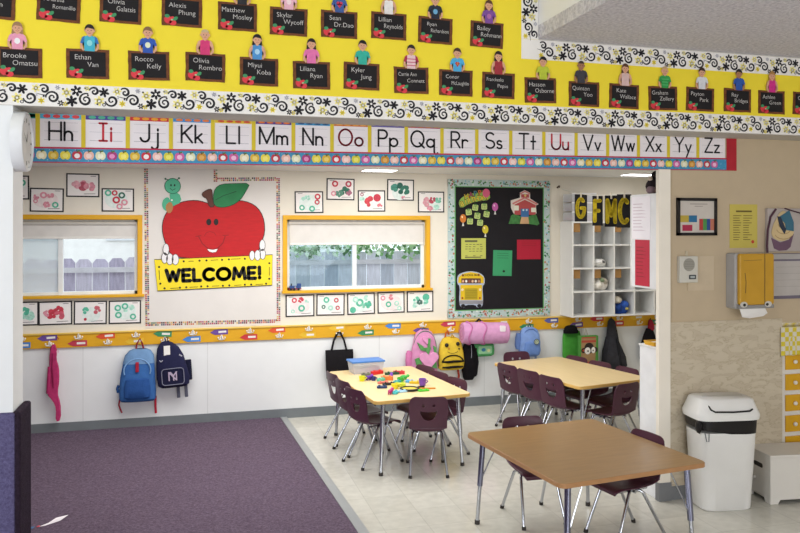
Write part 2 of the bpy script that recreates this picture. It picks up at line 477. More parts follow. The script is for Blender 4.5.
BK, YL, PY, GR = M('1a1820'), M('efd93a'), M('f2e68c'), M('b9b9c4')
def flower(m, cx, cz, r, y, mat, petals=6, hole=True):
    m.use(mat)
    for i in range(petals):
        a = 2 * PI * i / petals + cx * 7
        m.disc(cx + r * .62 * math.cos(a), cz + r * .62 * math.sin(a), r * .40, y, r * .24, 8, a)
    m.ringd(cx, cz, r * .36, r * .22, y, n=10) if hole else m.disc(cx, cz, r * .45, y, n=10)
def floral_tile(m, ox, oz, y, put):
    """one repeat of the swirl print; put maps (s,t) along/across the strip"""
    def P(pts): return [put(ox + a, b) for a, b in pts]
    def F(a, b, r, mat, hole=True): c = put(ox + a, b); flower(m, c[0], c[1], r, y, mat, 6, hole)
    m.use(BK)
    for (a, b, r, a0, sg, tn) in ((.022, .094, .027, 2.5, -1, 1.15), (.066, .050, .036, 3.2, -1, 1.5), (.238, .044, .037, 1.2, 1, 1.5), (.283, .092, .026, 2.9, -1, 1.2), (.376, .045, .035, 3.3, 1, 1.35)):
        pts = spiral(a, b, r, a0, tn, 24, .18, sg)
        m.ribbon(P(pts), [.0135 - .0075 * abs(2 * i / 24 - .8) for i in range(25)], y)
        q = put(ox + pts[-1][0], pts[-1][1]); m.disc(q[0], q[1], .005, y, n=8)
    m.ribbon(P([(-.02, .07), (.01, .063), (.035, .06)]), [.002, .004, .006], y)
    F(.190, .092, .031, BK, True); F(.165, .034, .032, BK, False); F(.335, .090, .029, BK, False); F(.108, .020, .018, BK)
    F(.092, .106, .015, GR); F(.138, .080, .027, PY); F(.31, .040, .029, PY); F(.405, .098, .024, PY); F(.008, .030, .019, YL, False); F(.132, .016, .015, YL); F(.245, .108, .017, PY)
    for a, b, mt in ((.12, .1, BK), (.235, .11, GR), (.25, .07, BK), (.30, .022, BK), (.345, .03, GR), (.02, .055, BK), (.29, .115, GR), (.41, .06, GR), (.21, .06, PY)):
        c = put(ox + a, b); m.use(mt).disc(c[0], c[1], .0055, y, n=8)
    c = put(ox + .335, .02); m.use(BK).ringd(c[0], c[1], .008, .004, y, n=10)
def border(name, label, length, put, outline):
    t = thing(name, label, 'border trim', (0, 0, 0))
    MB(PAPERW).plate(outline, YH - .008, YH - .0042).build('mounting_paper', t)
    m = MB(BK); s = .03
    while s < length - .05:
        floral_tile(m, s, 0, YH - .0095, put); s += .425
    m.build('swirl_print', t)
zb = 2.679
border('border_strip', 'white border strip with black swirls along bottom of yellow bulletin', 8.0, lambda s, t: (-2.98 + s, zb + t), [(-3, zb), (5.2, zb), (5.2, zb + .127), (-3, zb + .127)])
border('border_strip', 'white swirl border strip along top edge under the textured ceiling', 3.0, lambda s, t: (XS1 + s - .02, ZT0 - .131 + t), [(XS0, ZT0 - .131), (5.2, ZT0 - .131), (5.2, ZT0 - .002), (XS1, ZT0 - .002), (XS0, ZT0 - .002)])
border('border_strip', 'short upright white swirl border strip beside the ceiling step', 1.0, lambda s, t: (XS0 + t * .93, ZT0 + s - .02), [(XS0, ZT0), (XS1 - .001, ZT0), (XS1 - .001, 4.2), (XS0, 4.2)])

# ---- chalkboard signs and children's photo cutouts
FRAMEB = M('6e3f20', rough=.7, noise=.35, scale=40); SLATE = M('1b181b', rough=.8, noise=.15)
APPLE = M('d83b45'); LEAF = M('3f8f5e'); CHALK = M('c6c3c0', noise=.3, scale=80)
BW, BH = .218, .166
def chalk_sign(cx, cz, lines, label, tilt):
    t = thing('chalkboard_sign', label, 'name sign', (cx, YH, cz), ry=tilt, group='small chalkboard name signs on the yellow bulletin')
    m = MB(FRAMEB); w, h = BW / 2, BH / 2
    def wob(a, b, n=6): return [(a[0] + (b[0] - a[0]) * i / n + random.uniform(-.0015, .0015), a[1] + (b[1] - a[1]) * i / n + random.uniform(-.0015, .0015)) for i in range(n)]
    c = [(-w - .004, -h), (w + .004, -h), (w + .004, h), (-w - .004, h)]
    o = [p for i in range(4) for p in wob(c[i], c[(i + 1) % 4])]
    m.plate(o, -.009, -.0043).build('frame', t)
    MB(SLATE).poly([(-w + .014, -h + .014), (w - .014, -h + .014), (w - .014, h - .014), (-w + .014, h - .014)], -.0105).build('slate', t)
    m = MB(CHALK)
    for i, s in enumerate(lines):
        sz = .040 if max(len(q) for q in lines) < 9 else .034
        wd = max(len(s) * sz * .58, .01)
        m.text(s, sz, (-.025 + min(0, .075 - wd / 2) * 0 if i == 0 else .028), .036 - .040 * i, -.0115, rot=.0, bold=-.006, sx=min(1, .155 / wd))
    m.build('lettering', t)
    m = MB(APPLE)
    m.disc(-.075, -.052, .024, -.0125, .022, 14); m.disc(-.05, -.066, .020, -.0125, .017, 14); m.disc(-.052, -.045, .016, -.0128, .015, 12); m.disc(-.088, -.048, .012, -.0126, .012, 10)
    m.use(LEAF).disc(-.082, -.030, .014, -.0135, .011, 12); m.disc(-.036, -.042, .016, -.0135, .010, 12, .7)
    m.use(M('8fbf8f')).disc(-.055, -.05, .006, -.0137, .005, 8)
    m.build('apple', t)
SKIN = 'd9a585'
def cutout(cx, cz, hair, shirt, label, style='short', skin=SKIN, sleeve=None, motif=None, s=1.0):
    """flat paper cutout, bottom at cz"""
    t = thing('photo_cutout', label, 'paper cutout', (cx, YH - .0145, cz), group='children\'s photo cutouts above the chalkboard signs')
    t.scale = (s, 1, s)
    H = M(hair, noise=.2); S = M(shirt, noise=.12, scale=40); K = M(skin, noise=.06); V = M(sleeve or shirt, noise=.1)
    hz = .118
    if style == 'long':
        MB(H).plate([(-.026, hz), (-.03, .085), (-.027, .06), (.027, .06), (.03, .085), (.026, hz)] , -.001, 0).build('long_hair', t)
    b = MB(K)
    b.plate(arc(0, hz, .023, .029, 0, 360, 18)[:-1], -.0025, -.0002)
    b.plate([(-.009, .08), (.009, .08), (.008, .1), (-.008, .1)], -.0022, -.0002)
    for q in (-1, 1): b.plate(arc(q * .024, hz - .002, .005, .007, 0, 360, 8)[:-1], -.002, -.0003)
    for q in (-1, 1):   # forearms down to folded hands
        b.plate([(q * .038, .055), (q * .049, .045), (q * .050, .018), (q * .034, .0), (q * .026, .006), (q * .037, .022)], -.003, -.0004)
    b.plate([(-.027, .002), (.027, .002), (.034, .07), (.040, .06), (.046, .04), (.044, .03), (.04, .055), (.012, .085), (-.012, .085), (-.04, .055), (-.044, .03), (-.046, .04), (-.040, .06), (-.034, .07)], -.0018, -.0001)
    b.plate([(-.012, .03), (.012, .03), (.012, .11), (-.012, .11)], -.0003, .0155)
    b.build('skin', t)
    MB(S).plate([(-.027, 0), (.027, 0), (.029, .05), (.034, .078), (.012, .088), (0, .080), (-.012, .088), (-.034, .078), (-.029, .05)], -.0035, -.0006).build('shirt', t)
    for q in (-1, 1): MB(V).plate([(q * .026, .086), (q * .040, .075), (q * .050, .045), (q * .037, .040), (q * .028, .055)], -.0038, -.0008).build('sleeve', t)
    m = MB(H)
    if style == 'bald': pts = arc(0, hz + .006, .0235, .025, 15, 165, 12)
    else: pts = arc(0, hz + .003, .026, .031, -8, 188, 14) + [(-.02, hz + .008), (-.010, hz + .014), (.004, hz + .011), (.02, hz + .008)]
    m.plate(pts, -.0042, -.001)
    m.build('hair', t)
    m = MB(M('3a2a28'))
    for q in (-1, 1): m.disc(q * .0085, hz - .002, .0026, -.0046, n=8)
    m.use(M('b8897a')).poly([(-.002, hz - .012), (.002, hz - .012), (0, hz - .004)], -.0046)
    m.use(M('b5545a')).ribbon(arc(0, hz - .013, .008, .006, 200, 340, 6), .002, -.0046)
    m.build('face', t)
    if motif:
        m = MB(M(motif[1]))
        if motif[0] == 'shield':
            m.poly([(0, .028), (.016, .05), (.010, .060), (-.010, .060), (-.016, .05)], -.0046); m.use('d9c23a').ribbon([(.006, .056), (-.005, .053), (.005, .046), (-.004, .041)], .003, -.005)
        elif motif[0] == 'patch': m.disc(0, .045, .015, -.0046, .017, 12)
        elif motif[0] == 'heart': m.disc(-.008, .055, .011, -.0046, n=10); m.disc(.008, .055, .011, -.0046, n=10); m.poly([(-.018, .05), (0, .025), (.018, .05)], -.0046)
        elif motif[0] == 'stripe':
            for z in (.02, .04, .06): m.ribbon([(-.028, z), (.028, z)], .006, -.0046)
        m.build('print', t)

low = [ # x0,y0,x1,y1, name lines, cutout(px x center, top y), hair, shirt, desc, style, kw
 (0, 48, 40, 77.5, ['Brooke', 'Omatsu'], 18, 'a07c58', 'e59ab4', 'girl with long light brown hair in pink shirt', 'long', dict(motif=('patch', 'f0eef0'))),
 (67, 48.5, 109, 80, ['Ethan', 'Van'], 90, '1c1818', '3fb0c8', 'boy with black hair in teal and blue shirt', 'short', dict(sleeve='2f6fb0', motif=('patch', '8fdce0'))),
 (129, 51, 169, 81, ['Rocco', 'Kelly'], 148, '8a6a48', '2c55b0', 'boy with light brown hair in blue shirt with pale print', 'short', dict(motif=('patch', 'dfe6c8'))),
 (186, 53, 225, 82, ['Olivia', 'Rombro'], 205, 'cdb48c', 'd23a74', 'fair child with tied back hair in magenta top', 'bald', dict(sleeve=SKIN)),
 (240, 58, 278, 86, ['Miyui', 'Koba'], 257, '171416', '4a90cc', 'girl with black fringe in blue top', 'long', dict(sleeve=SKIN, motif=('patch', 'a6d2ee'))),
 (293, 61, 330, 90, ['Liliana', 'Ryan'], 311, '241a1a', 'e072ac', 'girl with dark bob in pink top', 'long', {}),
 (344, 62, 379, 91, ['Kyler', 'Jung'], 362, '171416', '2fae9a', 'boy with black hair in sea green polo', 'short', {}),
 (394, 67, 428, 94, ['Carrie Ann', 'Connett'], 410.5, '231b1b', 'e6c6c8', 'girl with dark hair in pale shirt with maroon sleeves', 'short', dict(sleeve='a8284a', motif=('stripe', 'c8607c'))),
 (439, 69, 472, 97, ['Conor', 'McLaughlin'], 456.5, '4a3426', '4aa8d8', 'boy with brown hair in light blue shirt with red crest', 'short', dict(motif=('shield', 'b8283c'))),
 (482, 72, 514, 99.5, ['Francheska', 'Pepin'], 497.5, '2a1d1a', '9e2f3a', 'girl with long dark hair in red dress', 'long', dict(sleeve=SKIN)),
 (524, 77, 556, 104, ['Hasson', 'Osborne'], 542, '171416', 'b8c63a', 'boy with black hair in lime green shirt', 'short', {}),
 (568, 81, 599, 107.5, ['Quinton', 'Yoo'], 580, '3a2e28', '3c3c44', 'boy with cropped hair in charcoal shirt', 'bald', dict(skin='a87858')),
 (609, 84, 638, 109, ['Kate', 'Wallace'], 624, '5a3826', 'd8b8b4', 'girl with long brown hair in pale sundress', 'long', dict(sleeve=SKIN)),
 (648.6, 86, 676, 111, ['Graham', 'Zollery'], 663.5, 'c8a878', '2f9a4c', 'fair boy in green shirt', 'bald', dict(motif=('stripe', '56b86e'))),
 (686, 87, 713, 112, ['Payton', 'Park'], 700.5, '3c2a24', 'd8dae0', 'child with dark hair in white shirt', 'short', {}),
 (723.5, 88, 750, 113, ['Ray', 'Bridges'], 737.5, '171416', '2c56a8', 'boy with black hair in plain blue shirt', 'short', dict(skin='b07f5c')),
 (758, 91, 783.5, 114, ['Ashlee', 'Green'], 770.5, 'b0824a', 'd02f88', 'girl with long fair hair in bright magenta top', 'long', dict(sleeve=SKIN)),
 (792, 92, 818, 116, ['Owen', 'Lee'], 805, '6a4a30', 'd0b070', 'child at the very end of row, mostly cut off', 'short', {}),
]
for i, (x0, y0, x1, y1, ln, hx, hair, shirt, desc, style, kw) in enumerate(low):
    cx, cz = onY((x0 + x1) / 2, (y0 + y1) / 2, YH)
    chalk_sign(cx, cz, ln, f'lower-row chalkboard sign under {desc}', random.uniform(-.025, .03))
    hxm = onY(hx, y0, YH)[0]
    cutout(hxm, cz + BH / 2 - .012, hair, shirt, f'paper cutout of {desc}', style, **kw)
up = [
 (-27, -12, 13, 19, ['Ava', 'Lin'], None, 'top-row chalkboard name sign above the girl in pink, half cut off'),
 (38, -8, 80, 22, ['Arianna', 'Romanillo'], None, 'top-row chalkboard name sign above the gap before the teal-shirted boy'),
 (100, -6, 142, 24, ['Olivia', 'Galatsis'], None, 'top-row chalkboard name sign just above the boy with pale blue-shirt print'),
 (162, -3, 202, 28, ['Alexis', 'Phung'], None, 'top-row chalkboard name sign above the fair child in magenta top'),
 (218, 3, 257, 31, ['Matthew', 'Mosley'], (242, '171416', '26262c', 'top-row child in black, only lower half showing', 'short', dict()), 0),
 (270, 8, 307, 36, ['Skylar', 'Wycoff'], (288.5, '8a6a48', 'e8b4c4', 'top-row child in frilly pale pink dress', 'long', dict(motif=('patch', 'f2d8dc'))), 0),
 (321, 10.5, 357, 39, ['Sean', 'Dr.Dao'], (339, '171416', '3c5a98', 'top-row child in blue patterned shirt holding a red heart', 'short', dict(motif=('heart', 'c83858'))), 0),
 (371, 12.5, 406, 40, ['Lillian', 'Reynolds'], (388, 'b08a5c', 'e6e2e0', 'top-row girl in white dress with fair hair', 'long', dict(sleeve=SKIN)), 0),
 (418, 16.5, 452, 45, ['Ryan', 'Richardson'], (434.5, '6a4a30', '1e2436', 'top-row boy in navy shirt with pale blue print', 'short', dict(motif=('patch', '6aa8d0'))), 0),
 (470, 20.7, 503, 49, ['Bailey', 'Rohmann'], (488, '5a3a26', '7a4a98', 'top-row girl in purple top beside the border corner', 'long', dict(motif=('patch', 'b06aa8'))), 0),
]
for (x0, y0, x1, y1, ln, c, lab) in up:
    cx, cz = onY((x0 + x1) / 2, (y0 + y1) / 2, YH)
    chalk_sign(cx, cz, ln, lab or f'chalkboard sign under {c[3]}', random.uniform(.0, .04))
    if c: cutout(onY(c[0], y0, YH)[0], cz + BH / 2 - .012, c[1], c[2], f'paper cutout of {c[3]}', c[4], **c[5])

# ================================================================ ALPHABET STRIP
def bowl(x, zc, rx, rz): return [(0, zc + rz), (x, zc + rz)] + arc(x, zc, rx, rz, 90, -90, 10) + [(0, zc - rz)]
LT = {
 'G': ([arc(.4, .5, .4, .5, 50, 360, 20) + [(.45, .5)]], .85), 'g': ([arc(.25, .25, .25, .25, 0, 360, 16), [(.5, .5), (.5, -.2)] + arc(.27, -.2, .23, .22, 0, -150, 8)], .5),
 'H': ([[(0, 0), (0, 1)], [(.62, 0), (.62, 1)], [(0, .5), (.62, .5)]], .62), 'h': ([[(0, 0), (0, 1)], [(0, .25)] + arc(.2, .3, .2, .2, 160, 0, 8) + [(.4, 0)]], .4),
 'I': ([[(.2, 0), (.2, 1)], [(0, 0), (.4, 0)], [(0, 1), (.4, 1)]], .4), 'i': ([[(.05, 0), (.05, .5)], [(.05, .66), (.05, .74)]], .1),
 'J': ([[(.5, 1), (.5, .25)] + arc(.26, .25, .24, .25, 0, -170, 10)], .5), 'j': ([[(.3, .5), (.3, -.22)] + arc(.12, -.22, .18, .2, 0, -150, 8), [(.3, .66), (.3, .74)]], .35),
 'K': ([[(0, 0), (0, 1)], [(.58, 1), (0, .42)], [(.16, .58), (.6, 0)]], .6), 'k': ([[(0, 0), (0, 1)], [(.36, .52), (0, .2)], [(.12, .31), (.4, 0)]], .4),
 'L': ([[(0, 1), (0, 0), (.5, 0)]], .5), 'l': ([[(.05, 0), (.05, 1)]], .1),
 'M': ([[(0, 0), (0, 1), (.42, .05), (.84, 1), (.84, 0)]], .84), 'm': ([[(0, 0), (0, .5)], [(0, .25)] + arc(.16, .34, .16, .16, 160, 0, 8) + [(.32, 0)], [(.32, .25)] + arc(.48, .34, .16, .16, 160, 0, 8) + [(.64, 0)]], .64),
 'N': ([[(0, 0), (0, 1), (.62, 0), (.62, 1)]], .62), 'n': ([[(0, 0), (0, .5)], [(0, .25)] + arc(.2, .3, .2, .2, 160, 0, 8) + [(.4, 0)]], .4),
 'O': ([arc(.42, .5, .42, .5, 90, 450, 24)], .84), 'o': ([arc(.25, .25, .25, .25, 90, 450, 18)], .5),
 'P': ([[(0, 0), (0, 1)], bowl(.3, .74, .26, .26)], .56), 'p': ([[(0, .5), (0, -.42)], arc(.25, .25, .25, .25, 0, 360, 16)], .5),
 'Q': ([arc(.42, .5, .42, .5, 90, 450, 24), [(.55, .25), (.86, -.05)]], .86), 'q': ([arc(.25, .25, .25, .25, 0, 360, 16), [(.5, .5), (.5, -.3)] + arc(.62, -.3, .12, .14, 180, 330, 6)], .7),
 'R': ([[(0, 0), (0, 1)], bowl(.3, .74, .26, .26), [(.28, .48), (.58, 0)]], .58), 'r': ([[(0, 0), (0, .5)], [(0, .25)] + arc(.2, .3, .2, .2, 160, 40, 8)], .36),
 'S': ([arc(.3, .75, .28, .25, 35, 270, 12) + arc(.3, .25, .3, .25, 90, -150, 12)], .6), 's': ([arc(.17, .375, .15, .125, 35, 270, 10) + arc(.17, .125, .17, .125, 90, -150, 10)], .34),
 'T': ([[(0, 1), (.66, 1)], [(.33, 1), (.33, 0)]], .66), 't': ([[(.16, 0), (.16, .85)], [(0, .5), (.32, .5)]], .32),
 'U': ([[(0, 1), (0, .32)] + arc(.32, .32, .32, .32, 180, 360, 12) + [(.64, 1)]], .64), 'u': ([[(0, .5), (0, .2)] + arc(.2, .2, .2, .2, 180, 360, 8) + [(.4, .2)], [(.4, .5), (.4, 0)]], .4),
 'V': ([[(0, 1), (.35, 0), (.7, 1)]], .7), 'v': ([[(0, .5), (.2, 0), (.4, .5)]], .4),
 'W': ([[(0, 1), (.24, 0), (.48, 1), (.72, 0), (.96, 1)]], .96), 'w': ([[(0, .5), (.15, 0), (.3, .5), (.45, 0), (.6, .5)]], .6),
 'X': ([[(0, 1), (.62, 0)], [(.62, 1), (0, 0)]], .62), 'x': ([[(0, .5), (.38, 0)], [(.38, .5), (0, 0)]], .38),
 'Y': ([[(0, 1), (.33, .5), (.66, 1)], [(.33, .5), (.33, 0)]], .66), 'y': ([[(0, .5), (.22, 0)], [(.44, .5), (.05, -.42)]], .44),
 'Z': ([[(0, 1), (.6, 1), (0, 0), (.62, 0)]], .62), 'z': ([[(0, .5), (.38, .5), (0, 0), (.4, 0)]], .4),
}
def zs(x): return 2.385 + .0099 * (x + .885)
tops = ['3fae9c', '58b8dc', '4a3f94', 'c83038', '3f8fcc', 'e0c030', '5a3f90', '3f98cc', 'd0702c', '5a4f9c', 'a8386c', '7a9a4c', '3f86bc', 'a8443c', '4a4088', 'b0303c', '4a5a78', '5a6a5a', '8a7a4a', '6a5a7a']
tops2 = ['3fae9c', 'e04a50', '4fae90', 'e8a030', 'e88040', 'd05038', 'e07838', '2a5a8a', 'e8a850', '7a70b0', 'e0a040', '3a7a50', '7ab0d8', 'e8a850', '6a60a0', 'e0a040', '7a8aa0', '8a9a8a', 'a8a070', '8a7a9a']
letters = 'GHIJKLMNOPQRSTUVWXYZ'
XC0, PITCH = -.885, (3.871 + .885) / 19
for i, c in enumerate(letters):
    x0 = XC0 + (i - 1) * PITCH; x1 = x0 + PITCH
    if i == 0: x0 = -.955
    z0 = zs((x0 + x1) / 2) + .092
    ztop = min(z0 + .200, 2.674)
    red = c in 'IOU'
    t = thing('alphabet_card', f'white alphabet card with {"red" if red else "black"} {c}{c.lower()}' + (' and coloured picture band on top' if i else ' half hidden behind the clock'), 'alphabet card', ((x0 + x1) / 2, YW, z0), group='alphabet cards along the lintel')
    w = (x1 - x0) / 2
    MB(M('ece6ea', rough=.6, noise=.02)).box(-w + .012, w - .012, -.003, .001, 0, ztop - z0).build('card', t)
    if i: MB(M('d8c22c')).box(-w - .012, -w + .012, -.006, .001, 0, ztop - z0).build('divider', t)
    if ztop - z0 > .168:
        m = MB(M(tops[i])).box(-w + .013, w - .013, -.005, -.002, .168, ztop - z0)
        m.use(tops2[i]); hh = ztop - z0 - .169
        for k in range(4): m.disc(-w * .6 + k * w * .42, .172 + hh * .42, .022, -.0056, min(.014, hh * .42), 8)
        m.build('picture_band', t)
    if i:
        m = MB(M('8a8a96'))
        for zz, ww in ((.043, .002), (.095, .0012), (.147, .0012)):
            m.ribbon([(-w + .035, zz), (w - .03, zz)], ww, -.0035)
        m.build('guide_line', t)
        m = MB(M('c8283a' if red else '1c1a20'))
        S = .105; A, aw = LT[c]; B, bw = LT[c.lower()]
        tot = (aw + .18 + bw) * S; ox = -tot / 2
        for strokes, off in ((A, 0), (B, (aw + .18) * S)):
            for st in strokes:
                m.stroke([(ox + off + p[0] * S, .043 + p[1] * S) for p in st], .0125, -.0045)
        m.build('lettering', t)
# apple border beneath
m = MB(M('3f8fb8', noise=.15, scale=60))
L0, L1 = -.955, 3.871
def q4(x0, x1, a, b, y): m.add([(x0, y, zs(x0) + a), (x1, y, zs(x1) + a), (x1, y, zs(x1) + b), (x0, y, zs(x0) + b)], [(0, 1, 2, 3)])
q4(L0, L1, 0, .094, YW - .004)
m.use('b8284a'); q4(L0, L1, 0, .006, YW - .005); q4(L0, L1, .084, .094, YW - .005)
m.use('9fd0e0')
for k in range(240): m.disc(random.uniform(L0, L1), 0, .003, YW - .0052, n=6); 
cnt = 240
for k in range(cnt):   # lift each dot to its place on the strip
    b = len(m.v) - (cnt - k) * 6; x = m.v[b][0]; dz = zs(x) + random.uniform(.012, .08)
    for j in range(6): v = m.v[b + j]; m.v[b + j] = (v[0], v[1], v[2] + dz)
acol = ['d060a0', 'e8dcb0', 'd8b038', 'ead84a', 'c03848', 'eab8a8', 'e0e0b8', 'a83878', 'd8d040', 'c88a34', 'c83040', 'f0c0b8']
ain = ['f0c0dc', 'f6f0d8', 'e8d070', 'f2e878', 'f2e8e8', 'f4d8d0', 'f0f0d8', 'e090c0', 'ece870', 'e0b060', 'f4ecec', 'f8dcd4']
for k in range(73):
    x = -.93 + k * .0652; z = zs(x) + .045; a = (0, 1, 2, 3, 4, 5, 6, 7, 3, 2, 10, 11, 8, 0, 6, 9, 5, 4)[k % 18]
    m.use(acol[a]).disc(x - .011, z, .018, YW - .0055, .025, 12); m.disc(x + .011, z, .018, YW - .0055, .025, 12)
    m.use(ain[a]).disc(x, z - .002, .016, YW - .006, .015, 10)
    m.use('5a7a38').disc(x + .008, z + .027, .010, YW - .0062, .005, 8, .5); m.use('5a3a24').ribbon([(x, z + .018), (x - .003, z + .034)], .004, YW - .0063)
tag(m.build('apple_border_strip'), 'blue border strip printed with a row of apples under alphabet', 'border trim')
m = MB(M('b02030'))
m.box(3.873, 3.96, YW - .005, YW + .001, zs(3.9), 2.674)
tag(m.build('border_end_strip'), 'plain red paper strip at end of the alphabet line', 'border trim')

# ---- wall clock on the pillar's inner face
ck = thing('wall_clock', 'round white wall clock seen edge-on on the white pillar', 'clock', (-.962, 4.685, 2.485))
def xdisc(m, x, r, n=28): return m
m = MB(M('e9ebee', rough=.35))
prof = [(.0, .168), (.05, .170), (.062, .165), (.064, .150), (.052, .146)]
rings = [[(x, r * math.cos(2 * PI * k / 32), r * math.sin(2 * PI * k / 32)) for k in range(32)] for x, r in prof]
m.loft(rings, True).build('clock_frame', ck, smooth=True)
m = MB(M('f4f4f2'));
m.add([(.053, .145 * math.cos(2 * PI * k / 32), .145 * math.sin(2 * PI * k / 32)) for k in range(32)], [tuple(range(32))])
m.build('dial', ck)
m = MB(M('222226'))
for k in range(12):
    a = k * PI / 6; 
    m.add([(.0545, (.118 if k % 3 else .108) * math.cos(a) - .005 * math.sin(a), (.118 if k % 3 else .108) * math.sin(a) + .005 * math.cos(a)), (.0545, .132 * math.cos(a) - .005 * math.sin(a), .132 * math.sin(a) + .005 * math.cos(a)), (.0545, .132 * math.cos(a) + .005 * math.sin(a), .132 * math.sin(a) - .005 * math.cos(a)), (.0545, (.118 if k % 3 else .108) * math.cos(a) + .005 * math.sin(a), (.118 if k % 3 else .108) * math.sin(a) - .005 * math.cos(a))], [(0, 1, 2, 3)])
m.build('hour_mark', ck)
for a, L, w in ((1.2, .07, .012), (2.6, .105, .008)):
    c, s_ = math.cos(a), math.sin(a)
    MB(M('18181c')).add([(.056, -w / 2 * -s_, -w / 2 * c), (.056, L * c, L * s_), (.056, w / 2 * -s_, w / 2 * c)], [(0, 1, 2)]).build('hand', ck)

# ================================================================ FAR-ROOM WALL
yb = YB
# ---- art prints
def art_print(px, py, stamps, label, grp, w=.305, h=.232):
    x, z = onY(px, py, yb)
    t = thing('art_print', label, 'art print', (x, yb, z), ry=random.uniform(-.015, .015), group=grp)
    MB(M('1d1c20')).box(-w / 2, w / 2, -.005, .001, -h / 2, h / 2).build('mount_frame', t)
    p = MB(M('ece8e6', noise=.02)).box(-w / 2 + .013, w / 2 - .013, -.007, -.004, -h / 2 + .013, h / 2 - .013).build('paper', t)
    m = MB(M('e9dcdc' if stamps[0][3] in (Pk, Rd) else 'dde8e4', noise=.1, scale=30)); y = -.0078
    xs_ = [q[0] * w for q in stamps]; zs_ = [q[1] * h for q in stamps]
    m.disc((min(xs_) + max(xs_)) / 2, (min(zs_) + max(zs_)) / 2, min(.118, (max(xs_) - min(xs_)) / 2 + .03), -.0075, min(.085, (max(zs_) - min(zs_)) / 2 + .03), 22)
    for (sx, sz, r, col, kind) in stamps:
        y -= .0002; mt = M(col, noise=.25, scale=45)
        m.use(mt)
        if kind == 'r': m.ringd(sx * w, sz * h, r * .8, r * .55, y, n=16)
        elif kind == 'b':
            for k in range(7):
                a = random.uniform(0, 6.28); m.disc(sx * w + r * .6 * math.cos(a), sz * h + r * .6 * math.sin(a), r * random.uniform(.35, .6), y - .00002 * k, n=10)
        else: m.disc(sx * w, sz * h, r, y, n=14)
    m.build('paint_print', t)
    m = MB(M('55525a'))
    m.ribbon([(.01, -.085), (.115, -.082)], .005, -.0075); m.build('caption', t)
    MB(M('55525a')).ribbon([(-.12, .092), (-.07, .092)] if px > 280 else [(.07, .09), (.12, .09)], .005, -.0075).build('caption', t)
Pk, Rd, Gn, DG, LG, Mv = 'd890a0', 'c23a4c', '58b498', '2f6a58', 'a8d8c8', 'a86a80'
GUL, GLL = 'art prints above the window by the pillar', 'art prints under the window by the pillar'
GUR, GLR = 'art prints above the second window', 'art prints under the second window'
art_print(12, 187.5, [(.3, .2, .03, Gn, 'r'), (0, 0, .04, Gn, 'r')], 'green-ring art print half hidden behind the wall clock', GUL)
art_print(47, 200, [(-.3, .15, .03, Pk, 'b'), (-.1, .2, .03, Pk, 'r'), (.1, .2, .03, Pk, 'b'), (.0, -.2, .032, Pk, 'b'), (.25, -.2, .028, Gn, 'r'), (-.33, -.05, .02, Pk, 'r')], 'art print of pale pink rings and one green, low beside the pillar', GUL)
art_print(83, 185.3, [(-.1, .1, .06, Pk, 'b'), (.0, -.05, .045, 'b85468', 'd'), (.2, -.05, .05, Pk, 'b'), (-.2, .0, .04, 'e0a8b4', 'b')], 'art print of one large pink smear with darker square', GUL)
art_print(118, 200, [(-.3, .3, .03, Gn, 'r'), (.12, .2, .03, DG, 'r'), (-.05, .0, .034, Rd, 'r'), (.2, -.1, .03, Pk, 'r'), (.05, -.28, .028, Pk, 'r'), (-.1, .3, .026, Rd, 'r')], 'art print of red and dark green rings beside the poster edge', GUL)
art_print(21.5, 313.7, [(0, 0, .05, LG, 'b'), (.1, .1, .04, Gn, 'b'), (.25, -.1, .04, LG, 'b')], 'pale green art print half hidden by the pillar', GLL)
art_print(55.5, 313, [(-.1, -.05, .045, Rd, 'b'), (.1, .1, .045, Rd, 'b'), (.1, -.1, .05, 'c85a6c', 'b'), (-.25, .0, .03, Pk, 'b')], 'art print of red flower-like blot under the window', GLL)
art_print(90.5, 312.5, [(-.15, .08, .032, Gn, 'b'), (.2, .1, .038, 'c0606c', 'b'), (-.15, -.28, .014, Rd, 'd')], 'art print with one green spot and one red spot', GLL)
art_print(125, 312, [(-.22, .18, .03, Gn, 'r'), (.0, .25, .03, Gn, 'r'), (.2, .2, .026, LG, 'b'), (-.2, -.12, .03, Gn, 'r'), (.25, -.2, .028, Gn, 'r'), (.02, .08, .02, LG, 'b')], 'art print of five green rings beside the poster', GLL)
art_print(309, 202.2, [(-.25, -.25, .028, Gn, 'r'), (.1, -.3, .03, Gn, 'r'), (.3, .25, .03, Rd, 'r'), (.28, 0, .026, Rd, 'r'), (-.05, .2, .03, LG, 'b'), (-.2, .15, .02, LG, 'b')], 'art print of two green and two red rings, first above second window', GUR)
art_print(340.5, 189.3, [(-.2, .25, .032, Rd, 'r'), (.28, .25, .032, 'b03a50', 'r'), (.15, -.1, .05, DG, 'b'), (-.05, -.2, .04, '5a8a78', 'b'), (-.25, -.2, .026, Pk, 'r'), (.3, -.15, .03, Mv, 'b')], 'art print of dark green smear between red rings', GUR)
art_print(371.5, 201, [(-.05, -.05, .06, 'cc4450', 'b'), (.2, .15, .042, Rd, 'd'), (.3, -.25, .03, 'd87a84', 'b'), (-.35, .1, .025, LG, 'b'), (-.35, .3, .018, Mv, 'r')], 'art print of a big solid red blot above window', GUR)
art_print(400.5, 190, [(-.05, .05, .06, '2a6458', 'b'), (.15, .0, .055, '387a68', 'b'), (-.22, .1, .04, '4a9080', 'b'), (.1, -.35, .02, Pk, 'b')], 'art print of a big dark green blot above window', GUR)
art_print(431, 202, [(-.15, .0, .05, 'd49aa4', 'b'), (.05, .1, .04, 'b84a5c', 'b'), (.28, .1, .036, '7ac0a8', 'b'), (.2, -.25, .03, LG, 'b'), (-.05, -.3, .03, Pk, 'b')], 'art print of pink and green blots with a red centre', GUR)
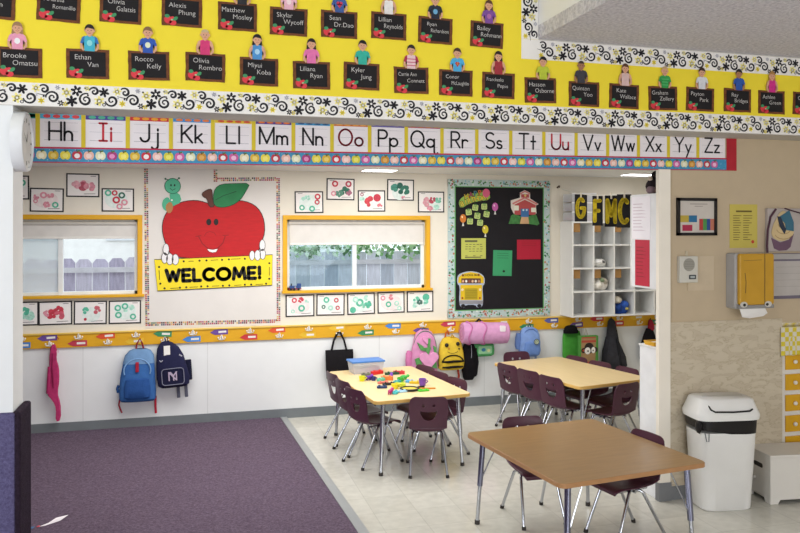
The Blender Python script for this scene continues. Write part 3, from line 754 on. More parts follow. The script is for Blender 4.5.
art_print(300, 305.6, [(-.2, .25, .026, Rd, 'r'), (.02, .25, .03, Rd, 'b'), (.05, -.12, .034, Gn, 'r'), (-.25, -.25, .02, LG, 'r'), (.25, .2, .022, LG, 'b')], 'art print of two red rings over a green ring under toy train', GLR)
art_print(330.5, 304.6, [(-.15, .22, .03, Gn, 'r'), (.2, .2, .024, Rd, 'r'), (.25, -.15, .022, Rd, 'r'), (0, -.15, .026, LG, 'r'), (-.25, -.1, .02, DG, 'r')], 'art print of small sparse green and red rings, second under window', GLR)
art_print(361, 303.6, [(-.05, .05, .04, Gn, 'r'), (.2, .25, .03, LG, 'b'), (.25, -.05, .036, Gn, 'b'), (-.3, -.28, .034, Gn, 'd'), (-.2, .2, .03, LG, 'r'), (.05, -.1, .028, '7ac0a8', 'b')], 'art print filled with all-green rings in middle under window', GLR)
art_print(391, 302.4, [(-.3, .22, .026, Pk, 'r'), (.0, .25, .03, 'd0808c', 'b'), (-.1, -.08, .03, Gn, 'r'), (.2, -.05, .026, LG, 'r'), (.3, -.28, .024, LG, 'r')], 'art print of pink stamps above faint green rings', GLR)
art_print(420, 301.5, [(-.15, .1, .036, '68bca0', 'b'), (.22, .2, .04, Gn, 'd'), (-.02, -.02, .032, '4a7068', 'b'), (-.2, -.15, .03, LG, 'b'), (.2, .0, .03, '7ac8b0', 'b')], 'art print of green flower with grey heart, beside the blackboard', GLR)

# ---- welcome poster
def PX(px, py): return onY(px, py, yb)
wp = thing('welcome_poster', 'large white welcome poster with red smiling apple and caterpillar', 'poster', (0, yb, 0))
op = [PX(144, 166.5), PX(214, 168.5), PX(214, 178), PX(280, 177), PX(281, 325), PX(146, 328)]
MB(M('dcd8d4', rough=.8, noise=.04, scale=3, bump=.15, bscale=6)).plate(op, -.004, .001).build('backing_paper', wp)
m = MB(); bc = [M(c) for c in ('7a2a34', 'c86a3a', '3a4a6a', 'd8b060', '4a2a24', '8a8a5a', 'b03a4a', 'e0d8c8', 'a04a7a', '5a7a5a')]
def pstrip(a, b, w=.042):
    (x0, z0), (x1, z1) = a, b; L = math.hypot(x1 - x0, z1 - z0); n = int(L / .019)
    ux, uz = (x1 - x0) / L, (z1 - z0) / L; px_, pz_ = -uz, ux
    for i in range(n):
        for k in (-1, 1):
            c = (i + .5) * L / n; g = .0068
            cx, cz = x0 + ux * c + px_ * k * w * .24, z0 + uz * c + pz_ * k * w * .24
            m.use(random.choice(bc))
            m.poly([(cx + ux * a_ * g + px_ * b_ * w * .2, cz + uz * a_ * g + pz_ * b_ * w * .2) for a_, b_ in ((-1, -1), (1, -1), (1, 1), (-1, 1))], -.0055)
pstrip(PX(146, 167), PX(147.5, 326)); pstrip(PX(149, 324), PX(277, 321)); pstrip(PX(278.5, 323), PX(278, 178)); pstrip(PX(276, 179), PX(217, 179.5)); pstrip(PX(215.5, 182), PX(215.5, 169))
m.build('border_trim', wp)
s_ = 1 / 4.706
def Q(x, y): return PX(130 + x * s_, 150 + y * s_)
ap = [(150, 370), (158, 320), (180, 282), (215, 255), (260, 240), (310, 236), (350, 245), (385, 258), (420, 262), (455, 250), (495, 238), (540, 240), (585, 258), (615, 290), (632, 335), (634, 390), (620, 430), (608, 470), (590, 510), (205, 512), (180, 470), (160, 420)]
def smooth_poly(pts, it=2):
    for _ in range(it):
        o = []
        for i in range(len(pts)):
            a, b = pts[i], pts[(i + 1) % len(pts)]
            o += [(a[0] * .75 + b[0] * .25, a[1] * .75 + b[1] * .25), (a[0] * .25 + b[0] * .75, a[1] * .25 + b[1] * .75)]
        pts = o
    return pts
apz = smooth_poly([Q(*p) for p in ap], 1)
apo = MB(M('b81c22', rough=.7, noise=.10, scale=10, stretch=(1, 1, 5))).plate(apz, -.009, -.004)
apo.use('2a1416').ribbon(apz, .008, -.0095, True)
A_ = apo.build('apple_cutout', wp)
m = MB(M('1a1214')); m.disc(*Q(371, 339), .026, -.0100, .034); m.disc(*Q(405, 339), .024, -.0100, .034)
m.use('8a1218').ribbon([Q(322, 405), Q(340, 440), Q(365, 462), Q(390, 468), Q(415, 460), Q(437, 438), Q(448, 405)], .011, -.0100)
m.ribbon([Q(308, 408), Q(322, 404), Q(336, 402)], .008, -.01); m.ribbon([Q(436, 402), Q(450, 402), Q(465, 400)], .008, -.01)
m.ribbon([Q(350, 405), Q(358, 390), Q(375, 384), Q(395, 388), Q(405, 402)], .006, -.01)
m.use('f0eeec').poly([Q(362, 466), Q(372, 478), Q(388, 483), Q(405, 480), Q(414, 465), Q(390, 470)], -.0105)
m.use('1a1214').ribbon([Q(362, 466), Q(372, 478), Q(388, 483), Q(405, 480), Q(414, 465)], .004, -.0107)
m.build('face', A_)
m = MB(M('5a3228')); st = smooth_poly([Q(372, 270), Q(400, 268), Q(388, 232), Q(388, 205), Q(384, 182), Q(360, 188), Q(336, 205), Q(345, 222), Q(362, 228)], 1)
m.plate(st, -.012, -.006).use('2a1410').ribbon(st, .006, -.0125, True); m.build('stem', wp)
m = MB(M('1f7a48', noise=.12)); lf = smooth_poly([Q(395, 262), Q(390, 220), Q(400, 180), Q(430, 160), Q(490, 158), Q(566, 156), Q(545, 195), Q(520, 235), Q(480, 262), Q(430, 272)], 1)
m.plate(lf, -.013, -.007).use('14382a').ribbon(lf, .006, -.0135, True).ribbon([Q(402, 235), Q(440, 215), Q(500, 195)], .005, -.0135); m.build('leaf', wp)
m = MB(M('4fb08c')); cat = thing('x', '', '', (0, 0, 0)); bpy.data.objects.remove(cat)
m.plate(smooth_poly([Q(150, 255), Q(158, 230), Q(180, 220), Q(190, 240), Q(185, 200), Q(232, 200), Q(245, 245), Q(195, 268), Q(172, 290), Q(155, 275)], 1), -.011, -.006)
cc, cz = Q(201, 170); m.plate([(cc + .085 * math.cos(2 * PI * k / 24) * .87, cz + .082 * math.sin(2 * PI * k / 24)) for k in range(24)], -.012, -.007)
m.use('1f5a48').ringd(cc, cz, .077, .006, -.0125, n=24); m.ribbon([Q(183, 143), Q(168, 136)], .008, -.0125); m.ribbon([Q(219, 143), Q(230, 134)], .008, -.0125)
m.disc(*Q(167, 136), .010, -.0127); m.disc(*Q(231, 133), .010, -.0127)
m.use('1a2a24').disc(*Q(193, 166), .008, -.0128, .012); m.disc(*Q(210, 166), .008, -.0128, .012); m.ribbon([Q(188, 180), Q(200, 190), Q(214, 182)], .006, -.0128)
m.use('b07a4a').plate(smooth_poly([Q(165, 262), Q(190, 240), Q(205, 265), Q(195, 295), Q(175, 298)], 1), -.0125, -.010)
m.use('f0f0ec').disc(*Q(197, 236), .009, -.0135); m.build('caterpillar', wp)
def Q2(x, y): return PX(130 + x * s_, 250 + y * s_)
bn = [Q2(115, 45), Q2(670, 22), Q2(668, 165), Q2(130, 192)]
m = MB(M('ecd528', noise=.05)).plate(bn, -.014, -.008); m.use('2a2416').ribbon(bn, .007, -.0145, True)
for a, b in (((275, 53), (300, 52)), ((380, 48), (415, 46)), ((475, 43), (520, 41)), ((190, 180), (230, 178)), ((280, 175), (320, 173)), ((385, 170), (420, 168)), ((490, 166), (525, 164)), ((590, 162), (625, 160)), ((137, 95), (140, 140)), ((655, 80), (655, 120))):
    m.ribbon([Q2(*a), Q2(*b)], .006, -.0146)
for a in ((253, 53), (327, 50), (360, 49), (433, 46), (465, 44), (540, 41), (137, 80), (143, 158), (163, 180), (235, 177), (265, 175), (335, 171), (365, 170), (437, 168), (467, 166), (540, 163), (570, 162), (640, 158), (655, 62), (655, 135)):
    m.disc(*Q2(*a), .011, -.0147, n=10)
W_ = m.build('welcome_sign', wp)
e0, e1 = Q2(172, 122), Q2(612, 106); rot_ = math.atan2(e1[1] - e0[1], e1[0] - e0[0]); wd = math.hypot(e1[0] - e0[0], e1[1] - e0[1])
WL = {'W': ([[(0, 1), (.22, .05), (.45, .85), (.68, .05), (.9, 1)]], .9), 'E': ([[(.5, 1), (0, 1), (0, 0), (.5, 0)], [(0, .5), (.42, .5)]], .5), 'L': ([[(0, 1), (0, 0), (.45, 0)]], .45),
      'C': ([arc(.42, .5, .42, .5, 50, 310, 14)], .72), 'O': ([arc(.45, .5, .45, .5, 0, 360, 20)], .9), 'M': ([[(0, 0), (.1, 1), (.42, .2), (.74, 1), (.84, 0)]], .84), '!': ([[(.05, 1), (.05, .36)], [(.05, .03), (.05, .05)]], .1)}
tot = sum(WL[c_][1] for c_ in 'WELCOME!') + .27 * 7; kx = wd / tot; kz = (Q2(300, 88)[1] - Q2(300, 140)[1]); xx = 0
m = MB(M('191717'))
for c_ in 'WELCOME!':
    for st in WL[c_][0]:
        q_ = [((xx + p[0]) * kx, (p[1] - .5) * kz) for p in st]
        m.stroke([(e0[0] + x * math.cos(rot_) - z * math.sin(rot_), e0[1] + x * math.sin(rot_) + z * math.cos(rot_)) for x, z in q_], .038, -.0155)
    xx += WL[c_][1] + .27
m.build('lettering', W_)
for hand in (((170, 468, 14, 28), (163, 508, 14, 26), (188, 513, 16, 28), (214, 515, 16, 26)), ((622, 448, 14, 28), (574, 496, 13, 24), (600, 495, 15, 26), (624, 490, 14, 26))):
    m = MB()
    for (x, y, rx, ry) in hand:
        cx, cz = Q(x, y); ex = [(cx + rx * s_ * .0098 * math.cos(2 * PI * k / 16), cz + ry * s_ * .0098 * math.sin(2 * PI * k / 16)) for k in range(16)]
        m.use('e4e2e4').plate(ex, -.018, -.013); m.use('4a464a').ribbon(ex, .005, -.0185, True)
    m.build('gloved_hand', wp)

# ---- black bulletin board
bb = thing('bulletin_board', 'black bulletin board with green and blue patterned border', 'bulletin board', (0, yb, 0))
b0, b1 = PX(448, 317), PX(549.5, 183)
x0, x1, z0, z1 = 2.735, 3.975, .995, 2.545
MB(M('17151a', rough=.9, noise=.1)).box(x0 + .06, x1 - .06, -.012, .001, z0 + .06, z1 - .06).build('mounting_board', bb)
m = MB(M('b4c6c6', noise=.12, scale=30))
m.box(x0, x0 + .085, -.018, .001, z0, z1); m.box(x1 - .085, x1, -.018, .001, z0, z1); m.box(x0, x1, -.0175, .001, z0, z0 + .085); m.box(x0, x1, -.0175, .001, z1 - .085, z1)
m.use('5a9a5a'); ir = [(x0 + .082, z0 + .082), (x1 - .082, z0 + .082), (x1 - .082, z1 - .082), (x0 + .082, z1 - .082)]; m.ribbon(ir, .016, -.0186, True)
cols = [M(c) for c in ('4f8a58', 'a04a4c', '7fb0c0', '6aa06a', '3a6a50', 'd0d8d0', 'b87a5a')]
for k in range(420):
    u = random.random(); side = random.randrange(4); o_ = random.uniform(.008, .07)
    p = [(x0 + o_, z0 + u * (z1 - z0)), (x1 - o_, z0 + u * (z1 - z0)), (x0 + u * (x1 - x0), z0 + o_), (x0 + u * (x1 - x0), z1 - o_)][side]
    m.use(random.choice(cols)).disc(p[0], p[1], random.uniform(.006, .016), -.0188 - k * 1e-6, random.uniform(.006, .014), 7, random.random() * 3)
m.build('border_trim', bb)
yp = yb - .0132
def sheet(px0, py0, px1, py1, col, label, name='paper_sheet', lines=True, tilt=0, dot=None, cat='paper sheet', title=False):
    a, b = onY(px0, py1, yp), onY(px1, py0, yp); w, h = b[0] - a[0], b[1] - a[1]
    t = thing(name, label, cat, ((a[0] + b[0]) / 2, yp, (a[1] + b[1]) / 2), ry=tilt)
    MB(M(col, rough=.8, noise=.03)).box(-w / 2, w / 2, -.0015, .001, -h / 2, h / 2).build('sheet', t)
    m = MB(M('5a5a3a' if title else ('246048' if col < '8' else '8c1424')))
    n = 6
    if title: m.ribbon([(-w * .36, h * .36), (w * .15, h * .36)], .022, -.0025)
    for k in range(n):
        if title:
            if k == 4: continue
            for j in range(5):
                xx = -w * .36 + j * w * .15 + random.uniform(0, .01)
                if random.random() < .85: m.ribbon([(xx, h * (.2 - .11 * k)), (xx + w * .1, h * (.2 - .11 * k))], .007, -.0025)
        elif k < 3: m.ribbon([(-w * .3, h * (.38 - .09 * k)), (w * .3, h * (.38 - .09 * k))], .005, -.0025)
    if title: m.ribbon([(-w * .36, -h * .42), (w * .3, -h * .42)], .012, -.0025)
    if dot: m.use('14241c').disc(w * .08, -h * .32, .016, -.0026, .013)
    m.build('print', t)
sheet(461.3, 238.2, 485.8, 259, 'b8bc5c', 'dull yellow printed sheet on the blackboard beneath birthday cutouts', title=True)
sheet(493, 250.2, 511.9, 276, '3a9464', 'green printed sheet in the middle of the blackboard', tilt=.03, dot=True)
sheet(517, 239.6, 540.5, 259.4, 'a81c34', 'red printed sheet on the blackboard under the schoolhouse')
s3 = 110 / 800
def R1(x, y): return onY(445 + x * s3, 175 + y * s3, yp)
def R2(x, y): return onY(445 + x * s3, 245 + y * s3, yp)
hb = thing('birthday_banner', 'arched rainbow happy birthday cutout on the blackboard', 'paper cutout', (0, yp, 0))
ol = smooth_poly([R1(98, 205), R1(110, 175), R1(150, 145), R1(200, 132), R1(270, 125), R1(290, 108), R1(320, 118), R1(330, 180), R1(250, 190), R1(180, 205), R1(115, 245)], 1)
MB(M('8ab050', noise=.2)).plate(ol, -.004, .001).build('card', hb)
m = MB(); cyc = ['c8a82c', '9a3a5a', '3a7a8a', 'c86a2c', '6a9a3a']
for word, pa, pb, sz in (('HAPPY', (140, 165), (300, 130), .085), ('BIRTHDAY', (110, 218), (318, 162), .085)):
    for k, ch in enumerate(word):
        u = (k + .5) / len(word); x, z = R1(pa[0] + (pb[0] - pa[0]) * u, pa[1] + (pb[1] - pa[1]) * u - 12 * math.sin(u * PI))
        m.use('3a3020').text(ch, sz, x, z, -.005, rot=.2, bold=.05); m.use(cyc[k % 5] if word == 'HAPPY' else 'd8c040').text(ch, sz * .92, x, z, -.006, rot=.2, bold=.01)
m.use('c85a7a').disc(*R1(298, 132), .045, -.007, .05)
m.build('lettering', hb)
for k, (x, y) in enumerate(((172, 268), (220, 235), (285, 228), (235, 295), (302, 283), (182, 335), (255, 345))):
    cx, cz = R1(x, y)
    t = thing('birthday_tag', 'small green gift-shaped birthday tag on the blackboard', 'paper tag', (cx, yp, cz), group='birthday tags under the birthday banner', ry=random.uniform(-.2, .2))
    MB(M('b8c87a')).plate(rrect(-.034, .034, -.036, .030, .012), -.003, .001).build('card', t)
    m = MB(M('4a7a3a')).ribbon([(-.02, -.02), (.02, -.02), (.02, .012), (-.02, .012)], .006, -.004, True); m.disc(-.008, .03, .012, -.0042, .008, 8, .5); m.disc(.008, .03, .012, -.0042, .008, 8, -.5); m.ribbon([(0, -.02), (0, .02)], .005, -.0042); m.build('print', t)
for x, y, c, nm in ((364, 232, 'b85aa0', 'pink'), (131, 316, 'c8742c', 'orange'), (293, 396, 'c8b82c', 'yellow')):
    cx, cz = R1(x, y)
    t = thing('balloon_cutout', f'{nm} paper balloon cutout on the blackboard', 'paper cutout', (cx, yp, cz), group='paper balloons on the blackboard')
    MB(M(c, noise=.1)).plate(arc(0, 0, .036, .048, 0, 360, 18)[:-1], -.003, .001).build('balloon', t)
    MB(M('e8c8dc' if nm == 'pink' else 'f0e0b0')).disc(-.012, .016, .009, -.004, .014, 10, .3).build('highlight', t)
    MB(M('cfcfc8')).poly([(-.012, -.085), (.012, -.085), (.004, -.045), (-.004, -.045)], -.0025).build('knot', t)
sh = thing('schoolhouse_cutout', 'red schoolhouse paper cutout with bell tower on the blackboard', 'paper cutout', (0, yp, 0))
MB(M('d8d0c8')).plate([R1(478, 185), R1(545, 165), R1(545, 128), R1(580, 110), R1(618, 130), R1(618, 170), R1(680, 212), R1(660, 222), R1(665, 280), R1(500, 280), R1(480, 240)], -.003, .001).build('card', sh)
m = MB(M('b04a4c')); m.plate([R1(505, 290), R1(505, 215), R1(580, 180), R1(658, 218), R1(658, 290)], -.005, -.002); m.plate([R1(553, 165), R1(553, 140), R1(610, 140), R1(610, 165)], -.005, -.002); m.build('wall', sh)
m = MB(M('c87a78')); m.ribbon([R1(490, 210), R1(580, 165), R1(668, 212)], .02, -.006); m.ribbon([R1(545, 138), R1(580, 118), R1(616, 138)], .016, -.006); m.build('roof', sh)
m = MB(M('3a6aa0')).plate([R1(550, 305), R1(550, 245), R1(608, 245), R1(608, 305)], -.007, -.004); m.use('c8d8e0').disc(*R1(568, 255), .012, -.0075); m.disc(*R1(592, 255), .012, -.0075); m.build('door', sh)
for q in ((500, 258, 535, 222), (625, 270, 660, 238)): MB(M('e0e0d0')).plate([R1(q[0], q[1]), R1(q[0], q[3]), R1(q[2], q[3]), R1(q[2], q[1])], -.007, -.004).build('window', sh)
MB(M('d8c070')).disc(*R1(582, 150), .014, -.0075).build('bell', sh)
m = MB(M('3f7a3f', noise=.3, scale=30)); m.plate([R1(462, 355), R1(480, 295), R1(500, 285), R1(550, 300), R1(545, 355)], -.006, -.001); m.plate([R1(605, 355), R1(605, 300), R1(660, 285), R1(685, 355), R1(670, 366)], -.006, -.001); m.use('c8a078').plate([R1(543, 355), R1(555, 305), R1(604, 305), R1(610, 355)], -.0065, -.001); m.build('lawn', sh)
bs = thing('bus_cutout', 'yellow school bus paper cutout low on the blackboard', 'paper cutout', (0, yp, 0))
ol = smooth_poly([R2(88, 230), R2(110, 205), R2(180, 188), R2(250, 200), R2(288, 232), R2(288, 285), R2(270, 300), R2(278, 400), R2(270, 450), R2(235, 458), R2(222, 435), R2(150, 435), R2(140, 458), R2(110, 450), R2(102, 400), R2(108, 300), R2(88, 280)], 1)
MB(M('a8b4c8')).plate(ol, -.003, .001).build('card', bs)
m = MB(M('d8b41c')); m.plate([R2(95, 275), R2(98, 235), R2(125, 210), R2(185, 196), R2(248, 208), R2(280, 235), R2(280, 278)], -.005, -.002); m.plate([R2(112, 400), R2(112, 290), R2(268, 290), R2(268, 400)], -.005, -.002); m.build('body', bs)
m = MB(M('5a3a30')).plate([R2(118, 278), R2(118, 242), R2(258, 242), R2(258, 278)], -.0065, -.003)
for k, c in enumerate(('d8a888', 'e8e4dc', '8a4a3a', 'd8b090', 'e0d8c8', 'b88060')): m.use(c).disc(*R2(130 + k * 23, 263), .013, -.007, .015)
m.build('windscreen', bs)
m = MB(M('a8941c')).plate([R2(142, 395), R2(142, 315), R2(235, 315), R2(235, 395)], -.0065, -.003); m.use('7a6a14')
for k in range(5): m.ribbon([R2(150, 330 + k * 13), R2(228, 330 + k * 13)], .004, -.007)
m.build('grille', bs)
m = MB(M('8a8a90')).plate([R2(105, 428), R2(105, 405), R2(275, 405), R2(275, 428)], -.0065, -.003); m.build('bumper', bs)
for q in (130, 248): MB(M('1c1a20')).disc(*R2(q, 442), .026, -.006, .02).build('wheel', bs)
for p in ((125, 385), (252, 385), (128, 222), (245, 218)): MB(M('8a2a24')).disc(*R2(*p), .011, -.0072, n=10).build('signal_lamp', bs)
for p in ((125, 325), (254, 325)): MB(M('e8d8b0')).disc(*R2(*p), .015, -.0072).build('headlight', bs)
MB(M('2a2014')).text('SCHOOL BUS', .034, *R2(185, 219), -.0075, bold=.01).build('lettering', bs)

# ---- hook rail, hooks, name tags
hr = thing('hook_rail', 'long yellow coat hook rail running along the far wall', 'hook rail', (0, yb, .83))
MB(YTRIM).box(-3.9, 5.5, -.022, .001, 0, .135).build('board', hr, bevel=.003)
MB(M('e3c05c', rough=.5)).box(-3.9, 5.5, -.034, .001, .132, .146).build('top_ledge', hr, bevel=.002)
def make_hook():
    t = thing('coat_hook', '', 'coat hook')
    MB(WHITEP).plate(rrect(-.016, .016, -.022, .022, .006, 3), -.004, 0).build('hook_plate', t)
    m = MB(M('e9e6df', rough=.35))
    for q in (-1, 1):
        m.tube([(q * .006, -.003, .0), (q * .018, -.02, -.012), (q * .028, -.032, -.010), (q * .034, -.036, .006)], [.006, .0055, .005, .005], 7); m.ball((q * .034, -.036, .009), .0085, 8, 6)
    m.tube([(0, -.003, .008), (0, -.025, .014), (0, -.034, .03)], .005, 7); m.ball((0, -.034, .032), .008, 8, 6)
    m.build('prong', t, smooth=True)
    return t
# colour, hook px, tag is high, what hangs there
hk = [(22, 'blue', 0, 'beside the pillar, partly hidden'), (50, 'purple', 1, 'holding a magenta garment'), (79, 'crimson', 0, 'next after the magenta garment'), (108, 'orange-red', 1, 'before the bright blue backpack'), (136, 'yellow', 0, 'holding the bright blue backpack'),
      (165, 'green', 1, 'holding the navy backpack'), (193, 'blue', 0, 'just after the navy backpack'), (221.5, 'purple', 1, 'under the middle of the welcome poster'), (250, 'red', 0, 'under the poster exclamation mark'), (279, 'orange', 1, 'under the poster corner'),
      (308.5, 'yellow', 0, 'before the black tote'), (339, 'yellow', 1, 'holding the black tote'), (367, 'green', 0, 'above the clear plastic box'), (395, 'blue', 1, 'under the last art print'), (422, 'purple', 0, 'holding the pink and green backpack'),
      (450, 'crimson', 1, 'holding the bee backpack'), (476, 'green', 0, 'behind the pink mat roll'), (503, 'yellow', 1, 'beyond the pink mat roll'), (527.5, 'green', 0, 'holding the pale blue backpack'), (553, 'blue-purple', 1, 'under the edge of the blackboard'),
      (577, 'purple', 0, 'holding the green bags'), (598.5, 'red', 1, 'between green bags and grey coat'), (618, 'red', 0, 'holding the dark grey coat'), (638, 'yellow', 1, 'after the dark grey coat'), (656, 'green', 0, 'last before the doorpost')]
hcol = {'blue': '4a86d0', 'purple': '6a4a98', 'crimson': 'c03a50', 'orange-red': 'd8502c', 'yellow': 'e2b832', 'green': '3a8a5a', 'red': 'c8383c', 'orange': 'd8562c', 'blue-purple': '5a62a8'}
proto = None; hx_ = {}
yr = yb - .022
for i, (px, cn, high, where) in enumerate(hk):
    x = onY(px, 340, yr)[0]; hx_[px] = x
    if proto is None: o = proto = make_hook()
    else: o = copy_tree(proto)
    zc = .83 + (.040 if high else .100)
    o.location = (x, yr, zc); tag(o, f'white double coat hook {where}', 'coat hook', 'white coat hooks along the rail')
    t = thing('name_tag', f'{cn} crayon-shaped name tag by the coat hook {where}', 'name tag', (x + (-.01 if i % 2 else .0), yr, .83 + (.103 if high else .040)), ry=random.uniform(-.06, .06), group='crayon-shaped name tags along the rail')
    c = M(hcol[cn], rough=.5)
    MB(c).plate([(-.105, .0), (-.06, -.025), (-.055, -.028), (.075, -.028), (.075, .028), (-.055, .028), (-.06, .025)], -.003, .0005).build('card', t)
    MB(M('e8e4e0')).poly([(-.02, -.010), (.058, -.010), (.058, .011), (-.02, .011)], -.004).build('name_strip', t)

# ================================================================ HANGING THINGS
HZ = .865
def fabric(c, n=.1): return M(c, rough=.9, noise=n, scale=20, bump=.15, bscale=60, spec=.15)
# magenta garment
t = thing('magenta_jacket', 'thin magenta child garment hanging from the rail near pillar', 'jacket', (-1.27, yr - .02, 0))
def gq(x, y): X, Z = onY(x / 2.627, 330 + y / 2.627, yr - .03); return (X + 1.27, Z)
go = smooth_poly([gq(*p) for p in ((134, 40), (144, 36), (151, 58), (148, 76), (155, 98), (157, 130), (151, 165), (159, 188), (161, 236), (148, 238), (149, 204), (139, 184), (124, 168), (129, 148), (133, 112), (129, 80))], 1)
rg = []
gx = sum(p[0] for p in go) / len(go)
for k, yy in ((.86, .0), (1, -.012), (1, -.03), (.82, -.045)):
    rg.append([(gx + .012 * math.sin(p[1] * 9) + (p[0] - gx - .012 * math.sin(p[1] * 9)) * k, yy + .008 * math.sin(p[1] * 31 + p[0] * 20), p[1]) for p in go])
MB(fabric('b8386c', .2)).loft(rg).build('body', t, smooth=True)
m = MB(fabric('8f2450', .2))
m.tube([(gq(140, 60)[0], -.046, gq(140, 60)[1]), (gq(139, 100)[0], -.050, gq(139, 100)[1]), (gq(143, 150)[0], -.048, gq(143, 150)[1])], .007, 6); m.build('front_fold', t, smooth=True)
MB(fabric('a83062', .2)).tube([(gq(131, 95)[0], -.04, gq(131, 95)[1]), (gq(130, 130)[0], -.045, gq(130, 130)[1]), (gq(127, 165)[0], -.042, gq(127, 165)[1])], [.014, .018, .014], 8).build('sleeve', t, smooth=True)
MB(M('e8c8d4')).disc(.008, .81, .012, -.062, .014).build('label_patch', t)
MB(fabric('9a2c58')).tube([(-.01, -.015, .92), (0, -.03, .945), (.01, -.015, .92)], .004, 5).build('hanging_loop', t)

def body(levels, yb_=0.0, e=2.8, n=26): return [sring(z, hw, d, yb_, n, e, cx) for z, hw, d, cx in levels]
def front_y(levels, z):
    for a, b in zip(levels, levels[1:]):
        if b[0] <= z <= a[0]:
            u = (a[0] - z) / (a[0] - b[0]); return -(a[2] + (b[2] - a[2]) * u)
    return -levels[0][2]
# bright blue backpack
t = thing('backpack', 'bright blue child backpack with red top loop and red straps', 'backpack', (-.533, yr - .004, 0))
lv = [(.80, .055, .05, .02), (.785, .10, .08, .02), (.74, .135, .10, .015), (.66, .150, .12, .01), (.52, .165, .135, .0), (.38, .175, .14, 0), (.31, .172, .135, 0), (.285, .155, .11, 0), (.278, .12, .08, 0)]
bd = MB(fabric('3a66a4')).loft(body(lv)).build('body', t, smooth=True)
m = MB(fabric('6a8cb4')).loft(body([(z, hw * 1.012, d * 1.02 + .003, cx) for z, hw, d, cx in lv if .6 < z], .001)); m.build('top_panel', t, smooth=True)
m = MB(fabric('7aa0cc')); pts = arc(0, .60, .125, .11, 200, -20, 16)
m.tube([(x, front_y(lv, max(.29, z)) - .004, z) for x, z in pts], .007, 6); m.build('zipper', t, smooth=True)
m = MB(fabric('2c5290')); m.loft([sring(z, hw, d, -.09, 20, 3) for z, hw, d in ((.53, .08, .03), (.51, .11, .06), (.42, .125, .075), (.34, .125, .072), (.315, .10, .05))]); m.build('front_pocket', t, smooth=True)
MB(fabric('a8283c')).box(-.016, .014, -.150, -.10, .585, .68).build('zip_pull', t, bevel=.004)
MB(fabric('8a2430')).tube([(-.02, -.03, .79), (-.01, -.035, .85), (.02, -.035, .90), (.04, -.035, .85), (.055, -.03, .79)], .009, 6).build('hanging_loop', t, smooth=True)
m = MB(fabric('a8283c')); m.tube([(.165, -.03, .32), (.165, -.04, .22), (.17, -.04, .15)], .013, 6); m.build('strap', t, smooth=True)
MB(fabric('a8283c')).tube([(-.17, -.03, .31), (-.18, -.03, .25), (-.16, -.03, .19), (-.15, -.03, .17)], .008, 6).build('strap', t, smooth=True)
MB(fabric('26487c')).tube([(-.178, -.06, .45), (-.19, -.07, .42), (-.18, -.08, .38)], .014, 6).build('side_pocket', t, smooth=True)
# navy backpack
t = thing('backpack', 'navy backpack with white tag and pale monogram on front pocket', 'backpack', (-.185, yr - .004, 0), ry=-.06)
lv = [(.865, .03, .04, -.035), (.85, .06, .07, -.03), (.80, .105, .09, -.015), (.72, .13, .11, 0), (.60, .150, .12, .01), (.50, .16, .125, .02), (.43, .15, .12, .02), (.405, .12, .09, .02)]
MB(fabric('252644')).loft(body(lv)).build('body', t, smooth=True)
m = MB(fabric('20213c')); m.loft([sring(z, hw, d, -.08, 20, 3.4, .02) for z, hw, d in ((.62, .08, .03), (.60, .105, .06), (.50, .112, .07), (.44, .105, .065), (.425, .08, .04))]); m.build('front_pocket', t, smooth=True)
m = MB(fabric('8a8ca0')); pp = rrect(-.085, .125, .445, .605, .03, 4)
m.tube([(x, -.148, z) for x, z in pp + pp[:1]], .004, 5); m.build('piping', t, smooth=True)
m = MB(M('b8a8c0')); m.text('N', .13, .018, .525, -.1535, bold=.0); m.text('Y', .13, .026, .525, -.154, bold=.0); m.build('monogram', t)
MB(PAPERW).plate([(-.055, .735), (.005, .735), (.008, .83), (-.052, .83)], -.105, -.103).build('paper_tag', t)
m = MB(M('b0b2c0')); m.tube([(-.11, -.085, .70), (-.085, -.11, .675), (-.07, -.115, .69)], .006, 6); m.build('buckle', t, smooth=True)
m = MB(M('b0b2c0')); m.tube([(.09, -.10, .73), (.115, -.09, .71)], .008, 6); m.build('buckle', t, smooth=True)
for x in (.06, .135): MB(fabric('5a5c6c')).box(x - .016, x + .016, -.06, -.05, .29, .42).build('strap', t, bevel=.004)
MB(fabric('2a2b48')).tube([(-.03, -.03, .86), (-.04, -.035, .905), (-.01, -.035, .90), (-.01, -.03, .86)], .007, 6).build('hanging_loop', t, smooth=True)
MB(fabric('1c1d34')).loft([sring(z, .03, .05, -.02, 12, 2.4, .172) for z in (.66, .60, .52, .46)]).build('side_pocket', t, smooth=True)
# black tote
t = thing('tote_bag', 'plain black tote bag hanging behind end of toy table', 'bag', (onY(339, 360, yr)[0], yr - .004, 0))
MB(fabric('1a181b')).loft(body([(.70, .150, .02, 0), (.66, .151, .045, 0), (.50, .148, .06, 0), (.40, .14, .055, 0), (.385, .12, .03, 0)], e=4)).build('body', t, smooth=True)
for y in (-.004, -.022):
    MB(fabric('1c1a1e')).tube([(-.085, y, .69), (-.06, y - .004, .80), (-.02, y - .008, .885), (.01, y - .008, .885), (.05, y - .004, .80), (.08, y, .69)], .010, 6).build('hanging_handle', t, smooth=True)
